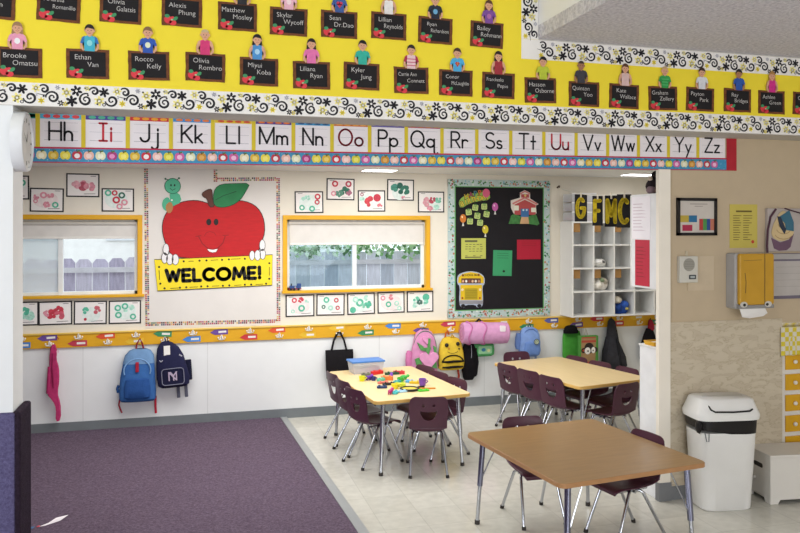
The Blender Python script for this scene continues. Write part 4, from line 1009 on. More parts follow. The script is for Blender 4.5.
# pink and green backpack
t = thing('backpack', 'pink backpack with green patches and big heart, behind toy table', 'backpack', (2.43, yr - .004, 0))
lv = [(.885, .04, .05, .01), (.86, .085, .08, .01), (.80, .115, .10, .01), (.70, .135, .12, .005), (.58, .15, .13, 0), (.48, .155, .13, 0), (.43, .15, .12, 0), (.41, .12, .08, 0)]
MB(fabric('cf8cb4')).loft(body(lv)).build('body', t, smooth=True)
m = MB(fabric('5f9a5a', .15)); 
for pts in ([(-.09, .76), (-.03, .72), (.0, .66), (-.06, .68)], [(.03, .80), (.055, .80), (.05, .70), (.025, .70)], [(-.02, .70), (.06, .70), (.03, .62)], [(-.12, .58), (-.07, .60), (-.03, .50), (-.09, .47)], [(.05, .49), (.12, .55), (.13, .47)], [(.09, .72), (.12, .70), (.125, .63), (.10, .64)]):
    MB(fabric('5f9a5a', .15)).plate(pts, -.137, -.09).build('green_patch', t)
m = MB(fabric('e39cc6')); hp = [(0, .46)] + [(-.105, .58)] + arc(-.052, .60, .055, .05, 180, 10, 8) + [(0, .60)] + arc(.052, .60, .055, .05, 170, 0, 8) + [(.105, .58)]
m.plate([(x + .035, z) for x, z in hp], -.150, -.10).build('heart_pocket', t, bevel=.008)
MB(fabric('e39cc6')).plate([(x * .45 + .02, (z - .46) * .45 + .735) for x, z in hp], -.128, -.09).build('heart_patch', t, bevel=.004)
MB(fabric('d07aac')).loft([sring(z, hw, .08, -.015, 14, 2.4, -.165) for z, hw in ((.66, .02), (.63, .035), (.55, .04), (.48, .035))]).build('side_pocket', t, smooth=True)
m = MB(fabric('6a7a70')); m.tube([(x + .01, -.075, z) for x, z in arc(0, .68, .13, .195, 185, -5, 18)], .006, 6); m.build('zipper', t, smooth=True)
MB(fabric('4a5a62')).tube([(-.02, -.03, .87), (.0, -.035, .905), (.04, -.035, .89), (.06, -.03, .86)], .008, 6).build('hanging_loop', t, smooth=True)
# bee backpack
t = thing('backpack', 'yellow bee-face backpack with black stripes', 'backpack', (2.745, yr - .004, 0))
lv = [(.795, .05, .05, .0), (.775, .095, .08, .0), (.72, .125, .10, .0), (.62, .142, .12, 0), (.52, .15, .125, 0), (.46, .145, .12, 0), (.435, .12, .09, 0)]
MB(fabric('d8b83c')).loft(body(lv)).build('body', t, smooth=True)
m = MB(fabric('cfae34')); m.loft([sring(z, hw, d, -.07, 20, 3, 0) for z, hw, d in ((.605, .07, .03), (.58, .105, .06), (.51, .125, .072), (.455, .12, .065), (.44, .10, .04))]); m.build('front_pocket', t, smooth=True)
m = MB(fabric('1c1a18')); m.tube([(x, -.128, z) for x, z in arc(0, .52, .125, .085, 175, 5, 14)], .007, 6)
for z in (.535, .475):
    m.tube([(-.12, -.12, z), (-.06, -.143, z), (0, -.147, z + .005), (.06, -.143, z + .004), (.12, -.12, z)], [.009, .014, .014, .014, .009], 6)
m.build('stripe', t, smooth=True)
m = MB(M('181616', rough=.3)); m.ball((-.065, -.105, .715), .022); m.ball((.065, -.105, .725), .022); m.build('eye', t, smooth=True)
m = MB(M('3a2c18')); m.tube([(x, -.118, z) for x, z in arc(0, .655, .06, .03, 200, 340, 8)], .003, 5); m.disc(.075, .672, .01, -.116); m.use('c8862c').disc(-.045, .68, .012, -.119); m.build('smile', t)
MB(fabric('b85a2c')).tube([(-.06, -.03, .78), (-.05, -.035, .84), (-.03, -.035, .865), (-.015, -.03, .82)], .010, 6).build('hanging_loop', t, smooth=True)
MB(fabric('c8a030')).tube([(.0, -.06, .79), (.01, -.07, .82), (.03, -.07, .80)], .008, 6).build('antenna', t, smooth=True)
MB(fabric('b84a3c')).tube([(.09, -.03, .44), (.10, -.04, .36), (.09, -.04, .31)], .012, 6).build('strap', t, smooth=True)
MB(fabric('6a6048')).loft([sring(z, .025, .06, -.02, 12, 2.4, -.15) for z in (.60, .54, .48)]).build('side_pocket', t, smooth=True)
# pink mat roll
t = thing('nap_mat_roll', 'rolled pink nap mat bundle hanging over the rail', 'nap mat', (3.095, yr - .032, 0), ry=.035)
m = MB(fabric('d29ac4'))
rings = []
for x, k in ((-.275, .75), (-.27, .96), (-.24, 1), (-.1, 1.03), (.05, 1), (.18, 1.02), (.262, .97), (.275, .80)):
    rings.append([(x, -.085 + .082 * k * math.cos(2 * PI * i / 22), .835 + .118 * k * math.sin(2 * PI * i / 22)) for i in range(22)])
m.loft(rings); m.build('mat', t, smooth=True)
m = MB(fabric('c878ac')); m.ribbon(spiral(-.085, .835, .10, 0, 2.5, 40, .15), .008, 0)
m.xform(Matrix(((0, 1, 0, 0), (1, 0, 0, 0), (0, 0, 1, 0), (0, 0, 0, 1)))); m.xform(Matrix.Translation((-.277, 0, 0))); m.build('rolled_end', t)
for x in (-.20, -.03):
    m = MB(fabric('c476a8')); m.tube([(x + .02 * math.sin(i), -.085 + .09 * math.cos(2 * PI * i / 20), .835 + .126 * math.sin(2 * PI * i / 20)) for i in range(21)], .008, 5); m.build('strap', t, smooth=True)
MB(M('f0e8ee')).plate(rrect(.145, .21, .86, .925, .012), -.172, -.150).build('label_patch', t)
MB(fabric('2a2428')).tube([(-.1, -.03, .94), (-.06, -.05, .985), (-.02, -.03, .95)], .012, 6).build('hanging_loop', t, smooth=True)
# black jacket
t = thing('jacket', 'black jacket hanging beneath the pink mat roll', 'jacket', (2.965, yr, 0))
MB(fabric('161418', .2)).loft(body([(.72, .05, .06, 0), (.66, .075, .08, 0), (.54, .088, .09, .005), (.42, .085, .085, .0), (.34, .07, .07, 0), (.305, .05, .05, 0)], e=2.3)).build('body', t, smooth=True)
MB(M('8a8a94', rough=.3)).tube([(.01, -.083, .70), (.012, -.092, .62), (.008, -.093, .56)], .004, 5).build('zipper', t, smooth=True)
MB(fabric('1b191d', .2)).loft(body([(.66, .02, .05, .075), (.5, .03, .055, .085), (.36, .028, .05, .07), (.34, .02, .03, .07)], -.01, 2.3)).build('sleeve', t, smooth=True)
MB(fabric('222024')).tube([(-.02, -.02, .71), (0, -.02, .735), (.02, -.02, .71)], .005, 5).build('hanging_loop', t)
# green lunch bag
t = thing('lunch_bag', 'flat green picture lunch bag below the pink mat roll', 'bag', (3.13, yr, -.012))
MB(fabric('58a868', .15)).loft(body([(.715, .12, .03, 0), (.70, .135, .05, 0), (.64, .14, .06, 0), (.59, .135, .055, 0), (.57, .11, .03, 0)], e=4)).build('body', t, smooth=True)
m = MB(M('9ad0a0')).plate(rrect(-.06, .10, .605, .69, .015), -.064, -.05); m.use('3a80a0').disc(.0, .65, .025, -.0645, .02); m.use('e0e0a0').disc(.06, .64, .018, -.0645); m.build('picture_panel', t)
MB(fabric('2f6a40')).tube([(-.09, -.003, .69), (-.08, -.003, .71), (-.07, -.003, .70)], .003, 6).build('hanging_loop', t, smooth=True)
# pale blue backpack
t = thing('backpack', 'small pale blue backpack with round badge and dangling straps', 'backpack', (3.655, yr, 0), ry=.05)
lv = [(.87, .05, .05, .0), (.85, .09, .08, .0), (.80, .115, .10, 0), (.70, .125, .12, 0), (.60, .125, .125, 0), (.555, .115, .11, 0), (.54, .09, .08, 0)]
MB(fabric('7e9cd4')).loft(body(lv)).build('body', t, smooth=True)
MB(fabric('6c8cc8')).loft([sring(z, hw, d, -.09, 20, 3, 0.01) for z, hw, d in ((.72, .06, .02), (.70, .09, .05), (.62, .10, .06), (.57, .09, .05))]).build('front_pocket', t, smooth=True)
m = MB(M('3c4a5c')).disc(.04, .72, .034, -.158); m.use('b8c4a8').disc(.04, .72, .026, -.1585); m.use('5a6a5a').ribbon(arc(.04, .72, .014, .014, 0, 270, 8), .006, -.159); m.build('badge', t)
m = MB(fabric('5a78b4')); m.tube([(x, -.085, z) for x, z in arc(0, .70, .11, .155, 185, -5, 16)], .005, 5); m.build('zipper', t, smooth=True)
for x in (-.05, .09): MB(fabric('8aa4d4')).box(x - .014, x + .014, -.05, -.042, .43, .55).build('strap', t, bevel=.003)
MB(fabric('6a86c0')).loft([sring(z, hw, .07, -.01, 12, 2.4, -.135) for z, hw in ((.80, .02), (.75, .035), (.66, .035), (.62, .02))]).build('side_pocket', t, smooth=True)
MB(fabric('4a6a6a')).tube([(-.02, -.03, .86), (0, -.035, .91), (.03, -.03, .86)], .008, 6).build('hanging_loop', t, smooth=True)
# green bag + printed bag + cap
t = thing('tote_bag', 'plain green tote bag behind the printed gift bag', 'bag', (4.24, yr, 0))
MB(fabric('4a9a3c')).loft(body([(.80, .10, .03, 0), (.74, .115, .05, 0), (.55, .12, .06, 0), (.45, .11, .05, 0)], e=4)).build('body', t, smooth=True)
for q in (0, -.03): MB(fabric('3f8a34')).tube([(-.05, -.01 + q, .79), (-.03, -.02 + q, .86), (.02, -.02 + q, .87), (.05, -.01 + q, .79)], .008, 6).build('hanging_handle', t, smooth=True)
t = thing('cap', 'black knitted cap hung over top of the green tote', 'hat', (4.205, yr - .062, .815))
m = MB(fabric('19171a', .2)); m.ball((0, 0, .02), (.085, .045, .045)); m.build('crown', t, smooth=True)
MB(fabric('141216', .2)).loft([sring(z, .09, .10, .05, 18, 2.2) for z in (-.03, -.025, .0, .008)]).build('brim', t, smooth=True)
t = thing('gift_bag', 'red and tan printed gift bag with big white animal eyes', 'bag', (4.375, yr - .125, 0))
m = MB(M('4f9240')).box(-.118, .118, -.06, 0, .42, .765); m.build('body', t, bevel=.006)
m = MB(M('a08058', noise=.15)).plate([(-.105, .47), (.075, .47), (.085, .74), (-.10, .74)], -.064, -.058)
m.use('b04a38'); m.plate([(-.105, .445), (.10, .445), (.10, .472), (-.105, .472)], -.065, -.059); m.plate([(-.10, .69), (.085, .69), (.085, .715), (-.10, .715)], -.065, -.059); m.plate([(-.095, .74), (.08, .74), (.08, .752), (-.095, .752)], -.065, -.059); m.build('print_panel', t)
m = MB(M('2a201c')).disc(-.005, .625, .062, -.0665, .062, 20); m.disc(-.075, .60, .03, -.0663); m.disc(.075, .605, .03, -.0663)
m.use('ece8e2').disc(-.025, .595, .038, -.067, .040); m.disc(.048, .60, .026, -.067, .036); m.use('1a1412').disc(-.02, .592, .010, -.0675); m.disc(.045, .597, .008, -.0675); m.use('b04030').disc(-.078, .60, .012, -.0668)
m.build('animal_face', t)
m = MB(M('b8b0a0')); m.tube([(-.05, -.03, .76), (-.03, -.035, .85), (.0, -.03, .76)], .005, 5); m.build('hanging_handle', t, smooth=True)
# dark coat
t = thing('coat', 'dark grey coat hanging from a single hook', 'coat', (4.775, yr, 0))
MB(fabric('3a3a40', .2)).loft(body([(.93, .02, .03, -.02), (.90, .045, .05, -.02), (.80, .065, .07, -.02), (.66, .085, .09, -.02), (.58, .115, .10, -.01), (.48, .14, .11, .01), (.38, .15, .11, .015), (.345, .14, .09, .015)], e=2.3)).build('body', t, smooth=True)
MB(fabric('34343a', .2)).loft(body([(.72, .03, .06, -.075), (.56, .035, .07, -.115), (.42, .036, .065, -.125), (.36, .03, .05, -.12)], -.015, 2.3)).build('sleeve', t, smooth=True)
MB(fabric('2a2a2e', .2)).loft(body([(.72, .012, .03, .01), (.55, .014, .04, .03), (.36, .014, .04, .06)], -.085, 2.3)).build('front_fold', t, smooth=True)
MB(fabric('222024')).tube([(-.03, -.015, .92), (-.02, -.02, .95), (-.01, -.015, .92)], .005, 5).build('hanging_loop', t)
# black and red jacket by doorpost
t = thing('jacket', 'black jacket with red collar half hidden by the low cabinet', 'jacket', (5.26, yr, 0))
MB(fabric('1a181c', .2)).loft(body([(.80, .04, .06, 0), (.72, .075, .08, -.01), (.6, .11, .1, -.02), (.45, .12, .1, -.02), (.4, .1, .08, -.02)], e=2.3)).build('body', t, smooth=True)
MB(fabric('a02c3c')).loft(body([(.90, .02, .04, .02), (.86, .035, .06, .02), (.80, .04, .07, .02), (.77, .03, .06, .02)], .0, 2.2)).build('collar', t, smooth=True)

MB(fabric('222024')).tube([(.01, -.015, .89), (.02, -.02, .92), (.03, -.015, .89)], .005, 5).build('hanging_loop', t)
# ================================================================ CUBBY UNIT
CXs = [4.121, 4.383, 4.645, 4.907, 5.169, 5.431]; CZs = [1.0, 1.275, 1.54, 1.805, 2.065]
YC = 7.745
t = thing('cubby_unit', 'white wall-hung cubby unit with square open compartments', 'shelf unit', (0, 0, 0))
WM = M('e4e4e2', rough=.45, noise=.015)
th = .017
m = MB(WM)
for k, x in enumerate(CXs):
    MB(WM).box(x - th / 2, x + th / 2, YC, YB - .002, CZs[0] - .01, CZs[-1] + .008).build('side_panel' if k in (0, 5) else 'upright', t, bevel=.001)
for k, z in enumerate(CZs):
    MB(WM).box(CXs[0] + th / 2, CXs[-1] - th / 2, YC + .001, YB - .002, z - th / 2, z + th / 2).build('shelf_board', t, bevel=.001)
MB(M('d4d6d8')).box(CXs[0], CXs[-1], YB - .008, YB - .001, CZs[0], CZs[-1]).build('back_panel', t)
for r in (1, 3):
    for c in range(4):
        tag(MB(M('9a7444', noise=.15)).box(CXs[c] + th / 2 + .006, CXs[c] + th / 2 + .092, YC + .02, YC + .024, CZs[r + 1] - .112, CZs[r + 1] - .0088).build('label_card'), 'small brown name card hung at top corner inside a cubby', 'label card', 'brown name cards inside the cubbies')
def cloth_heap(name, label, cat, x, z, w, h, cols):
    t = thing(name, label, cat, (x, YC + .11, z + th / 2 + .001))
    for j, (c, dx, dz, k_) in enumerate(cols):
        m = MB(fabric(c, .25)); m.ball((dx, -.01 * j, dz), (w * k_, .075, h * .5 * k_ + .004), 14, 8, .10)
        zmin = min(v[2] for v in m.v); 
        if zmin < 0: m.v = [(a, b, max(0, q)) for a, b, q in m.v]
        m.build('fold' if j else 'cloth', t, smooth=True)
cloth_heap('rolled_towel', 'white towel with black marks rolled up in an upper cubby', 'towel', 4.50, CZs[2], .095, .10, [('d8d8d4', 0, .045, 1), ('4a4a4c', .03, .06, .4), ('ececea', -.02, .06, .6)])
cloth_heap('folded_blanket', 'white patterned blanket crammed in a lower cubby', 'blanket', 4.51, CZs[1], .105, .16, [('d8d4cc', 0, .07, 1), ('b8b0a0', .04, .10, .5), ('e8e4dc', -.04, .06, .6), ('8a9a7a', .0, .12, .3)])
cloth_heap('blue_blanket', 'blue and cream blanket bundle in bottom row cubby', 'blanket', 4.778, CZs[0], .100, .16, [('2c4fa0', 0, .06, 1), ('3a62b8', .04, .10, .6), ('d8d0c0', -.05, .16, .5), ('c8b868', .05, .06, .2), ('24407f', -.05, .07, .5)])

# plastic drawers atop cubby
t = thing('plastic_drawer_unit', 'clear plastic three-drawer organiser on top of the cubbies', 'drawer unit', (4.29, 7.88, CZs[-1] + .009))
MB(M('cfcfd2')).box(-.17, .17, -.11, .11, 0, .008).build('base_shelf', t)
for k in range(3):
    z = .012 + k * .105
    d = MB(CLEAR).box(-.165, .165, -.115, .105, z, z + .092).build('drawer', t)
    MB(M('e2e2e4')).box(-.17, .17, -.118, -.112, z + .088, z + .102).build('rim', d)
    m = MB(M(('b06a78', '8a5a68', 'b8a8b0')[k], noise=.4, scale=30)); m.box(-.15, .15, -.10, .09, z + .004, z + .05); m.build('contents', d)
# letter string
t = thing('pennant_string', 'thin string of pegged letters strung across above the cubbies', 'string', (0, 0, 0))
A0, A1 = Vector((4.08, 8.03, 2.47)), Vector((3.31, 5.26, 2.275))
sp = [A0.lerp(A1, i / 16) - Vector((0, 0, .05 * math.sin(PI * i / 16))) for i in range(17)]
MB(M('d8d4cc')).tube(sp, .003, 5).build('cord', t)
MB(M('5a4a3c')).tube([(4.08, 8.045, 2.47), (4.08, 8.0, 2.475), (4.08, 7.995, 2.49)], .012, 6).build('wall_hook', t)
for u, ch, w, h, rz in ((.40, 'G', .130, .275, .15), (.63, 'F', .095, .275, .3), (.79, 'M', .115, .27, .1), (.925, 'C', .125, .27, .1)):
    p = A0.lerp(A1, u) - Vector((0, 0, .05 * math.sin(PI * u)))
    t = thing('letter_card', f'black card with yellow dotted letter {ch} pegged on the string', 'letter card', p, rz=-rz, group='letter cards on the string')
    MB(M('16151a')).box(-w / 2, w / 2, -.002, .0, -h - .005, -.005).build('card', t)
    LC = {'G': [arc(.4, .5, .4, .5, 50, 360, 16) + [(.45, .5)]], 'F': [[(.7, 1), (0.05, 1), (.05, 0)], [(.05, .5), (.55, .5)]], 'M': [[(0, 0), (0, 1), (.42, .3), (.84, 1), (.84, 0)]], 'C': [arc(.42, .5, .42, .5, 50, 310, 14)]}[ch]
    m = MB(M('d8be24', noise=.15, scale=60)); k_ = w * .62 / .84
    for st in LC: m.stroke([((p[0] - .42) * k_, -h * .52 + (p[1] - .5) * .185) for p in st], .036, -.003)
    m.use('8a7418')
    for st in LC:
        for p in st[::2]: m.disc((p[0] - .42) * k_ + .003, -h * .52 + (p[1] - .5) * .19, .005, -.0035, n=6)
    m.build('lettering', t)
    MB(M('ded6c4')).box(-.007, .007, -.008, .006, -.035, .025).build('hanging_peg', t, bevel=.002)

# ---- cabinets behind the right wall
t = thing('wall_cabinet', 'white wall cabinet end hung behind the doorpost', 'cabinet', (3.295, 4.906, 1.545))
MB(M('e2e3e6', rough=.5)).box(0, .9, .0, .339, 0, .712).build('carcass', t, bevel=.003)
MB(M('d8d8d6', rough=.5)).box(0.002, .9, .341, .36, .003, .709).build('door', t, bevel=.003)
def side_sheet(y0, y1, z0, z1, col, label, ink, pic=False):
    t = thing('notice_sheet', label, 'paper sheet', (3.295, 0, 0))
    MB(M(col, noise=.03)).box(-.003, .0005, y0, y1, z0, z1).build('sheet', t)
    m = MB(M(ink))
    for k in range(9):
        z = z1 - .06 - k * (z1 - z0 - .1) / 9
        m.add([(-.004, y1 - .02, z), (-.004, y1 - .02 - (y1 - y0 - .05) * random.uniform(.5, 1), z), (-.004, y1 - .02 - (y1 - y0 - .05) * .6, z + .006), (-.004, y1 - .02, z + .006)], [(0, 1, 2, 3)])
    m.build('print', t)
side_sheet(4.99, 5.235, 1.915, 2.24, 'ece8ee', 'white notice sheet with faint pink print on the cabinet end', 'cdbcc8')
side_sheet(5.0, 5.19, 1.56, 1.91, 'b8203c', 'red notice sheet on the cabinet end under white one', '8a1428')
t = thing('plush_toy', 'dark brown plush toy sitting on top of wall cabinet', 'plush toy', (3.40, 5.08, 2.257))
m = MB(M('2a2024', rough=1, noise=.4, scale=40, bump=.5, bscale=60)); m.ball((0, 0, .06), (.075, .07, .07), 16, 10, .05); m.build('body', t, smooth=True)
m = MB(M('241a1e', rough=1, noise=.4, scale=40)); m.ball((.02, 0, .14), (.05, .05, .045), 14, 8, .05); m.build('head', t, smooth=True)
m = MB(M('8a7478', rough=1)); m.ball((-.06, -.03, .03), (.035, .04, .03), 12, 8, .05); m.build('foot', t, smooth=True)
m = MB(M('c8b8a8')); m.ball((-.05, -.01, .115), (.016, .02, .022), 8, 6); m.build('ear', t, smooth=True)
t = thing('low_cabinet', 'white low cabinet end standing behind the doorpost', 'cabinet', (3.295, 4.907, 0))
MB(M('e6e7ea', rough=.5)).box(0, .9, 0, .225, 0.0, 1.10).build('carcass', t, bevel=.003)
MB(M('dcdcdc')).box(-.004, .9, 0, .235, 1.10, 1.118).build('worktop', t, bevel=.003)
MB(M('d8d8d8')).box(.02, .44, .227, .24, .06, 1.07).build('door', t, bevel=.003); MB(M('d8d8d8')).box(.46, .88, .227, .24, .06, 1.07).build('door', t, bevel=.003)
t = thing('paper_tray', 'shallow yellow tray on top of the low cabinet', 'tray', (3.365, 5.02, 1.119))
MB(M('d8a42c')).loft([[(-.06, -.06, 0), (.06, -.06, 0), (.06, .06, 0), (-.06, .06, 0)], [(-.066, -.066, .03), (.066, -.066, .03), (.066, .066, .03), (-.066, .066, .03)], [(-.058, -.058, .03), (.058, -.058, .03), (.058, .058, .03), (-.058, .058, .03)], [(-.054, -.054, .006), (.054, -.054, .006), (.054, .054, .006), (-.054, .054, .006)]]).build('tray', t)
MB(M('e8e0d0')).box(-.045, .045, -.045, .045, .007, .02).build('paper_pad', t)

# ---- ceiling lights in the far room
for cx, cy, lab in ((1.86, 7.66, 'square flush ceiling light over the second window'), (4.82, 7.52, 'square flush ceiling light over the cubbies')):
    t = thing('ceiling_light', lab, 'ceiling light', (cx, cy, ZR), group=None)
    MB(WHITEP).box(-.18, .18, -.12, .12, -.006, .001).build('light_frame', t, bevel=.003)
    MB(M('ffffff', emit=6.0, noise=.0)).box(-.165, .165, -.105, .105, -.009, -.005).build('diffuser', t)

# ---- toy train on second sill
tx = onY(295, 285, YB + .02)[0]
t = thing('toy_train', 'little blue toy engine on the second window sill', 'toy train', (tx, YB + .015, W2['z0'] + .0055))
MB(M('2c4a86')).box(-.06, .02, -.016, .016, .018, .048).build('body', t, bevel=.004)
MB(M('2c4a86')).box(.02, .062, -.019, .019, .018, .072).build('cab', t, bevel=.003)
MB(M('1e1e24')).tube([(-.04, 0, .045), (-.04, 0, .072)], .007, 8).build('funnel', t)
MB(M('a82c30')).box(-.068, .066, -.017, .017, .010, .02).build('footplate', t, bevel=.002)
for x in (-.045, -.01, .035):
    MB(M('1a1a1e')).tube([(x, -.022, .013), (x, .022, .013)], .013, 10).build('wheel', t)
MB(M('9a9aa0')).disc(.0, .034, .01, -.0175).build('side_badge', t)

# ================================================================ TABLES
def make_table(name, label, cx, cy, w, l, rz, top_mat, edge_mat, leg_up, H=.612):
    t = thing(name, label, 'table', (cx, cy, 0), rz)
    pts = rrect(-w / 2, w / 2, -l / 2, l / 2, .045, 6)
    m = MB(edge_mat).slab(pts, H - .028, H - .001); m.build('table_edge', t, bevel=.003)
    pin = rrect(-w / 2 + .003, w / 2 - .003, -l / 2 + .003, l / 2 - .003, .043, 6)
    MB(top_mat).slab(pin, H - .0012, H).build('table_top', t)
    MB(M('8a8a8c', rough=.5)).box(-w / 2 + .12, w / 2 - .12, -l / 2 + .06, -l / 2 + .09, H - .05, H - .0285).build('apron_rail', t)
    MB(M('8a8a8c', rough=.5)).box(-w / 2 + .12, w / 2 - .12, l / 2 - .09, l / 2 - .06, H - .05, H - .0285).build('apron_rail', t)
    for sx in (-1, 1):
        for sy in (-1, 1):
            x, y = sx * (w / 2 - .095), sy * (l / 2 - .075); fx, fy = x + sx * .03, y + sy * .03
            a = Vector((x, y, H - .029)); f = Vector((fx, fy, .0))
            L_ = MB(leg_up).tube([a, a.lerp(f, .55)], .019, 12).build('leg', t, smooth=True)
            MB(CHROME).tube([a.lerp(f, .54), a.lerp(f, .965)], .0135, 10).build('lower_tube', L_, smooth=True)
            MB(M('3a3634')).tube([a.lerp(f, .955), f], .018, 10).build('foot', L_, smooth=True)
            MB(CHROME).box(x - .03, x + .03, y - .03, y + .03, H - .034, H - .0285).build('leg_plate', L_)
            b0 = a + Vector((-sx * .12, -sy * .02, 0)); MB(CHROME).tube([b0, b0.lerp(a.lerp(f, .5), .6), a.lerp(f, .52)], .005, 6).build('brace', L_, smooth=True)
    return t
R = math.radians
make_table('activity_table', 'brown laminate activity table with bluish chrome legs, beside the doorpost', 2.36, 4.36, 1.03, 1.13, R(7.0), OAK, OAK_EDGE, CHROME_BLUE)
make_table('activity_table', 'pale maple activity table strewn with colourful toys', 1.755, 6.635, .86, 1.37, R(6), MAPLE, MAPLE_EDGE, CHROME)
make_table('activity_table', 'bare pale maple activity table in front of cubbies', 3.53, 6.735, .85, 1.34, R(12), MAPLE, MAPLE_EDGE, CHROME)

# ================================================================ CHAIRS
def chair_profile():
    #        y      z     half width  edge lift  back bow
    seat = [(-.175, .325, .128, 0), (-.170, .343, .142, .002), (-.147, .353, .153, .006), (-.10, .352, .158, .012), (-.03, .347, .160, .016), (.05, .344, .158, .02), (.11, .346, .155, .024), (.15, .354, .152, .026), (.172, .370, .151, .02), (.182, .390, .151, .012)]
    back = [(.182, .390, .151), (.190, .43, .152), (.197, .475, .155), (.205, .52, .158), (.213, .56, .158), (.221, .60, .155), (.226, .625, .147), (.229, .640, .134), (.231, .649, .112)]
    return seat, back
def make_chair():
    t = thing('child_chair', '', 'chair')
    seat, back = chair_profile()
    NX = 11
    rows = []
    for y, z, hw, li in seat:
        rows.append([(hw * (2 * i / (NX - 1) - 1), y - (.018 if z > .37 else 0) * (2 * i / (NX - 1) - 1) ** 2, z + li * abs(2 * i / (NX - 1) - 1) ** 2.5) for i in range(NX)])
    MB(BURG).grid(rows).build('seat', t, smooth=True, solid=.007)
    # backrest: curved slab with face-shaped cut-outs
    fr, bk_ = [], []
    NX = 21
    for y, z, hw in back:
        fr.append([(hw * (2 * i / (NX - 1) - 1), y - .013 * (2 * i / (NX - 1) - 1) ** 2 - .0035, z) for i in range(NX)])
        bk_.append([(x, yy + .007, z) for x, yy, z in fr[-1]])
    m = MB(BURG); ny = len(back)
    vs = [p for r in fr for p in r] + [p for r in bk_ for p in r]; o = NX * ny; fs = []
    for j in range(ny - 1):
        for i in range(NX - 1):
            a = j * NX + i; fs.append((a, a + 1, a + NX + 1, a + NX)); fs.append((o + a, o + a + NX, o + a + NX + 1, o + a + 1))
    for j in range(ny - 1):
        a = j * NX; fs.append((a, a + NX, o + a + NX, o + a)); a += NX - 1; fs.append((a, o + a, o + a + NX, a + NX))
    for i in range(NX - 1):
        fs.append((i, o + i, o + i + 1, i + 1)); a = (ny - 1) * NX + i; fs.append((a, a + 1, o + a + 1, o + a))
    m.add(vs, fs)
    ob = m.build('backrest', t)
    me = ob.data; bm = bmesh.new(); bm.from_mesh(me); bmesh.ops.recalc_face_normals(bm, faces=bm.faces); bm.to_mesh(me); bm.free()
    cm = MB()
    for q in (-1, 1): cm.plate(arc(q * .042, .575, .0125, .0125, 0, 360, 12)[:-1], .1, .32)
    cm.plate([(-.070, .535), (-.060, .527), (-.02, .522), (.02, .522), (.060, .527), (.070, .535), (.064, .505), (.048, .475), (.03, .455), (.0, .449), (-.03, .455), (-.048, .475), (-.064, .505)], .1, .32)
    co = cm.build('cutter'); bm = bmesh.new(); bm.from_mesh(co.data); bmesh.ops.recalc_face_normals(bm, faces=bm.faces); bm.to_mesh(co.data); bm.free()
    md = ob.modifiers.new('cut', 'BOOLEAN'); md.operation = 'DIFFERENCE'; md.object = co; md.solver = 'EXACT'
    dg = bpy.context.evaluated_depsgraph_get(); dg.update()
    nm = bpy.data.meshes.new_from_object(ob.evaluated_get(dg))
    ob.modifiers.clear(); ob.data = nm; bpy.data.objects.remove(co)
    for p in nm.polygons: p.use_smooth = True
    nm.set_sharp_from_angle(angle=R(40))
    # steel frame
    for sx in (-1, 1):
        for (y0, y1, lean) in ((-.055, -.175, 0), (.055, .228, 0)):
            P = [(sx * .085, y0 * .3, .325), (sx * .112, y0 * .8, .326), (sx * .124, y0 * 1.1, .312), (sx * .150, y1, .012)]
            L_ = MB(CHROME).tube(P, .0105, 10).build('leg', t, smooth=True)
            MB(M('2c2826')).tube([(sx * .1485, y1 * .985, .022), (sx * .151, y1 * 1.01, .0)], .0145, 10).build('glide', L_, smooth=True)
    m = MB(CHROME)
    for sx in (-1, 1): m.tube([(sx * .09, -.11, .33), (sx * .088, .12, .328)], .009, 8)
    m.tube([(-.12, .0, .322), (.12, .0, .322)], .009, 8)
    m.build('seat_frame', t, smooth=True)
    return t
spots = [  # back position, facing, table it stands at, label
 (1.272, 7.020, 101, 1, 'purple smile-back chair at toy table, by the black tote'),
 (1.310, 6.660, 105, 1, 'purple smile-back chair at toy table, middle of its carpet side'),
 (1.350, 6.290, 111, 1, 'purple smile-back chair at toy table, carpet side near corner'),
 (2.157, 7.110, -70, 1, 'purple chair at toy table below the pink and green backpack'),
 (2.215, 6.785, -71, 1, 'purple chair at toy table below the bee backpack'),
 (2.300, 6.460, -73, 1, 'purple chair at toy table, on far long side next to the end chair'),
 (1.815, 5.80, 167, 1, 'purple smile-back chair at the end of toy table, its back squarely showing'),
 (3.020, 7.010, 107, 2, 'purple smile-back chair at bare maple table, first in its row of three'),
 (3.090, 6.675, 108, 2, 'purple smile-back chair at bare maple table, middle of its row of three'),
 (3.165, 6.340, 108, 2, 'purple smile-back chair at bare maple table, row end with lit smile'),
 (3.660, 5.860, -162, 2, 'purple smile-back chair at corner of bare maple table beside low cabinet'),
 (3.40, 7.69, 2, 2, 'purple chair at head of bare maple table below the pale blue backpack'),
 (3.870, 7.225, -72, 2, 'purple chair at bare maple table below the gift bag'),
 (3.980, 6.885, -74, 2, 'purple chair at bare maple table below the grey coat'),
 (4.070, 6.530, -76, 2, 'purple chair at bare maple table, partly behind the low cabinet'),
 (2.275, 5.040, -2, 0, 'purple chair pushed under brown table, facing the camera'),
 (2.905, 4.42, -80, 0, 'purple chair pushed under brown table, next to the bin'),
]
TABS = [(2.36, 4.36, 1.03, 1.13, R(7.0)), (1.755, 6.635, .86, 1.37, R(6)), (3.53, 6.735, .85, 1.34, R(12))]
